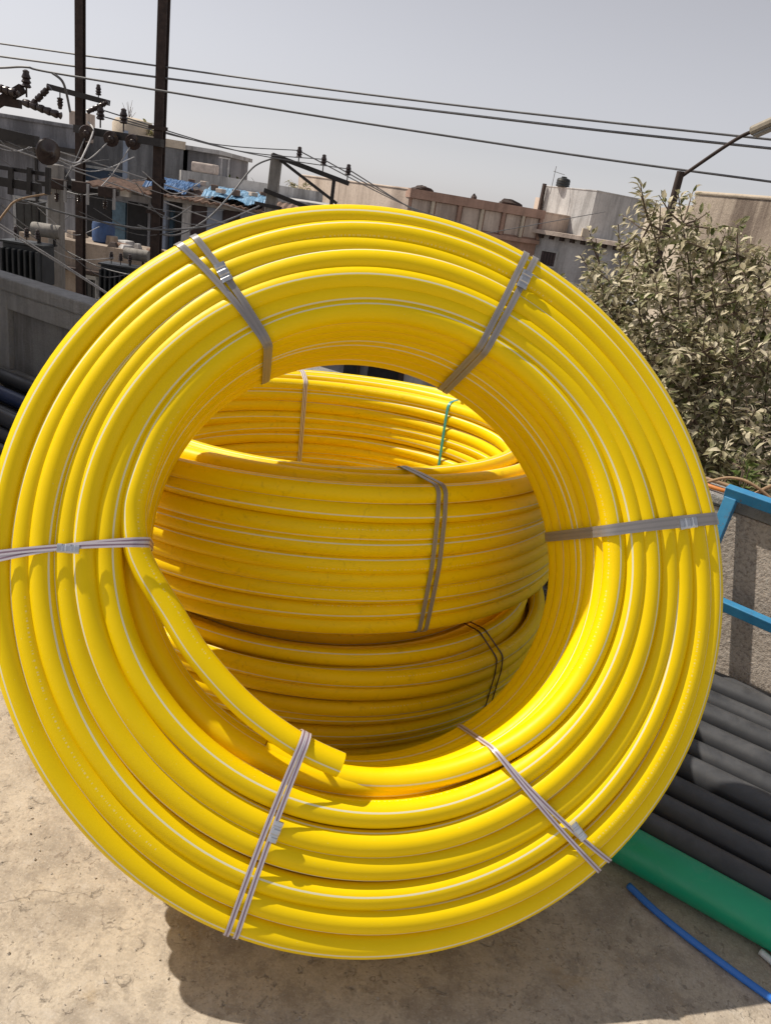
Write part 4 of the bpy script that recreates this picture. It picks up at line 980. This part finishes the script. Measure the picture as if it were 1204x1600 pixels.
def leaf_mat(name, a, b_, dust, fac=.55):
    t = NT(name); oi = t.n('ShaderNodeNewGeometry'); rnd = oi.outputs['Random Per Island']
    c = t.ramp(rnd, [(.0, a), (.25, tuple(x * 1.6 for x in a)), (.5, b_), (.8, dust), (1, tuple(min(.8, x * 1.2) for x in dust))])
    c = t.mix(t.ramp(t.noise(14, 4), [(.4, 0), (.7, fac)]), c, dust); t.color(c); t.rough(.65); t.b.inputs['Specular IOR Level'].default_value = .3
    tr = t.n('ShaderNodeBsdfTranslucent'); t.l(c, tr.inputs[0]); mx = t.n('ShaderNodeMixShader'); mx.inputs[0].default_value = .28
    out = t.t.nodes['Material Output']; t.l(t.b.outputs[0], mx.inputs[1]); t.l(tr.outputs[0], mx.inputs[2]); t.l(mx.outputs[0], out.inputs['Surface']); return t.m
M['leaf'] = leaf_mat('dusty_leaf', (.08, .095, .025), (.34, .305, .175), (.68, .61, .45))
M['leaf_green'] = leaf_mat('green_leaf', (.07, .11, .02), (.12, .17, .03), (.2, .19, .1))
# the dusty shrub by the sunlit parapet
r3 = random.Random(77)
base = P(1075, 900, 6.6); base.z = ZG
tree = empty('dusty_tree', base, 'dust covered bushy tree growing up behind the sunlit parapet', 'tree')
bw = MB(); lf = MB()
hub = P(1090, 860, 6.5)
bw.tube([base, base.lerp(hub, .5) + Vector((.1, .05, 0)), hub], [.16, .13, .10], 9)
tops = [(1000, 303, 6.2), (965, 350, 6.5), (1058, 300, 6.0), (1040, 330, 6.6), (905, 398, 6.6), (930, 372, 6.8), (872, 432, 6.9), (895, 470, 7.0), (1090, 350, 6.3), (1118, 372, 5.9), (1152, 352, 5.8), (1178, 392, 6.0), (1215, 400, 5.8), (1250, 380, 6.2), (985, 420, 5.9), (1020, 450, 5.7), (1060, 430, 5.8), (1110, 440, 5.5), (1160, 455, 5.5), (1200, 470, 5.4), (1240, 480, 5.6),
        (940, 470, 6.3), (965, 520, 6.1), (1005, 540, 5.7), (1060, 540, 5.5), (1100, 520, 5.4), (1150, 540, 5.2), (1200, 560, 5.2), (1250, 560, 5.3), (1040, 610, 5.4), (1085, 630, 5.2), (1130, 620, 5.1), (1180, 640, 5.0), (1230, 650, 5.1), (1080, 700, 5.2), (1120, 700, 5.0), (1165, 710, 4.9), (1210, 720, 4.9), (1140, 750, 4.9), (1190, 765, 4.8), (1120, 770, 5.1), (920, 430, 7.2), (1010, 390, 6.9), (1100, 400, 6.8), (1190, 420, 6.8), (1000, 600, 6.6), (1060, 480, 6.9), (1150, 600, 6.7), (1110, 560, 7.2), (858, 452, 7.1), (868, 486, 6.8), (885, 520, 6.6), (905, 560, 6.4), (930, 505, 6.7), (940, 600, 6.2), (985, 480, 6.3), (960, 425, 6.9), (1030, 500, 6.2), (1085, 580, 6.0), (1000, 640, 6.0)]
def twig_leaves(p, q, start, dens, L0):
    n_l = int((q - p).length * dens * (1 - start)) + 1; d0 = (q - p).normalized()
    for k in range(n_l):
        t = start + (1 - start) * (k + r3.random()) / n_l; c_ = p.lerp(q, min(1, t))
        out = Vector((r3.gauss(0, 1), r3.gauss(0, 1), r3.gauss(0, .6))); out -= d0 * out.dot(d0) * .8
        d_ = (out.normalized() * .9 + d0 * r3.uniform(.1, .7) + Vector((0, 0, r3.uniform(-.55, .25)))).normalized()
        L = L0 * r3.uniform(.6, 1.25)
        leaves_mesh(lf, c_ + d_ * .012, d_, Vector((r3.uniform(-.6, .6), r3.uniform(-.6, .6), 1)).normalized(), L, L * r3.uniform(.17, .25), r3.uniform(-.4, 1.6))
for (px, py, y) in tops:
    tp_ = P(px, py, y); k = r3.uniform(.15, .5)
    st = hub.lerp(tp_, k * .3) + Vector((r3.uniform(-.15, .15), r3.uniform(-.15, .15), 0))
    m1 = st.lerp(tp_, .5) + Vector((r3.uniform(-.35, .35), r3.uniform(-.3, .3), -.08)); m0 = st.lerp(m1, .5)
    pth = [Vector(q) for q in smooth_path([np.array(tuple(v_)) for v_ in (hub if r3.random() < .5 else st, m0, m1, tp_)], 5)]
    n_p = len(pth); bw.tube(pth, [.014 * (1 - .88 * i / (n_p - 1)) + .002 for i in range(n_p)], 6)
    [twig_leaves(pth[i_], pth[i_ + 1], 0, 85, .078) for i_ in range(n_p - 9, n_p - 1)]
    for kk in range(r3.randint(15, 20)):
        i = n_p - 2 - int((n_p * .7) * r3.random() ** 1.5); o_ = pth[i]
        dr = (Vector((r3.gauss(0, 1), r3.gauss(0, 1), r3.gauss(.3, .7)))).normalized(); e_ = o_ + dr * r3.uniform(.18, .46)
        e_.z = min(e_.z, tp_.z + .05)
        bw.tube([o_, o_.lerp(e_, .5) + Vector((0, 0, -.02)), e_], [.008, .006, .003], 5); twig_leaves(o_, e_, .12, 74, .076)
bw.build('trunk', M['twig'], tree, smooth=60)
cr_ = lf.build('crown', M['leaf'], tree); cr_['kind'] = 'stuff'
# a young green shoot low at the parapet
lf = MB(); bw = MB(); o_ = P(1150, 800, 4.3); tr2 = empty('green_shoot', o_, 'fresh green leafy shoot low behind the parapet', 'plant')
for k in range(9):
    e_ = P(1150 + r3.uniform(-28, 30), 735 + r3.uniform(-30, 20), 4.3 + r3.uniform(-.15, .15)); bw.tube([o_, o_.lerp(e_, .5), e_], [.006, .005, .003], 5); twig_leaves(o_, e_, .35, 55, .085)
bw.build('stem', M['twig'], tr2); c_ = lf.build('leaves', M['leaf_green'], tr2); c_['kind'] = 'stuff'
# far greenery on the roofs
for (px, py, y, w, lab) in ((385, 288, 27, .9, 'pale green bush beyond the whitewashed wall'), (468, 292, 34, .5, 'dark small bush on the roof beside the beige building'), (232, 205, 25.3, .35, 'little weedy bush beside the round cement tank')):
    lf = MB(); bw = MB(); o_ = P(px, py, y) + Vector((0, 0, -.5)); t2 = empty('bush', o_, lab, 'bush')
    for k in range(22):
        e_ = o_ + Vector((r3.uniform(-w, w), r3.uniform(-w, w) * .5, .25 + r3.uniform(.0, .45))); bw.tube([o_, e_], [.012, .004], 4); twig_leaves(o_, e_, .3, 22, .20)
    bw.build('stem', M['twig'], t2); c_ = lf.build('leaves', M['leaf_green'] if px == 385 else M['leaf'], t2); c_['kind'] = 'stuff'
c = P(201, 200, 26); wh = empty('whip_tree', c, 'bare spindly whip tree standing above the roofs', 'tree'); b = MB()
for k in range(9): e_ = c + Vector((r3.uniform(-.22, .22), 0, r3.uniform(.4, .85))); b.tube([c - Vector((0, 0, .4)), c.lerp(e_, .5) + Vector((r3.uniform(-.12, .12), 0, 0)), e_], [.012, .009, .004], 4)
b.build('branches', M['twig'], wh)
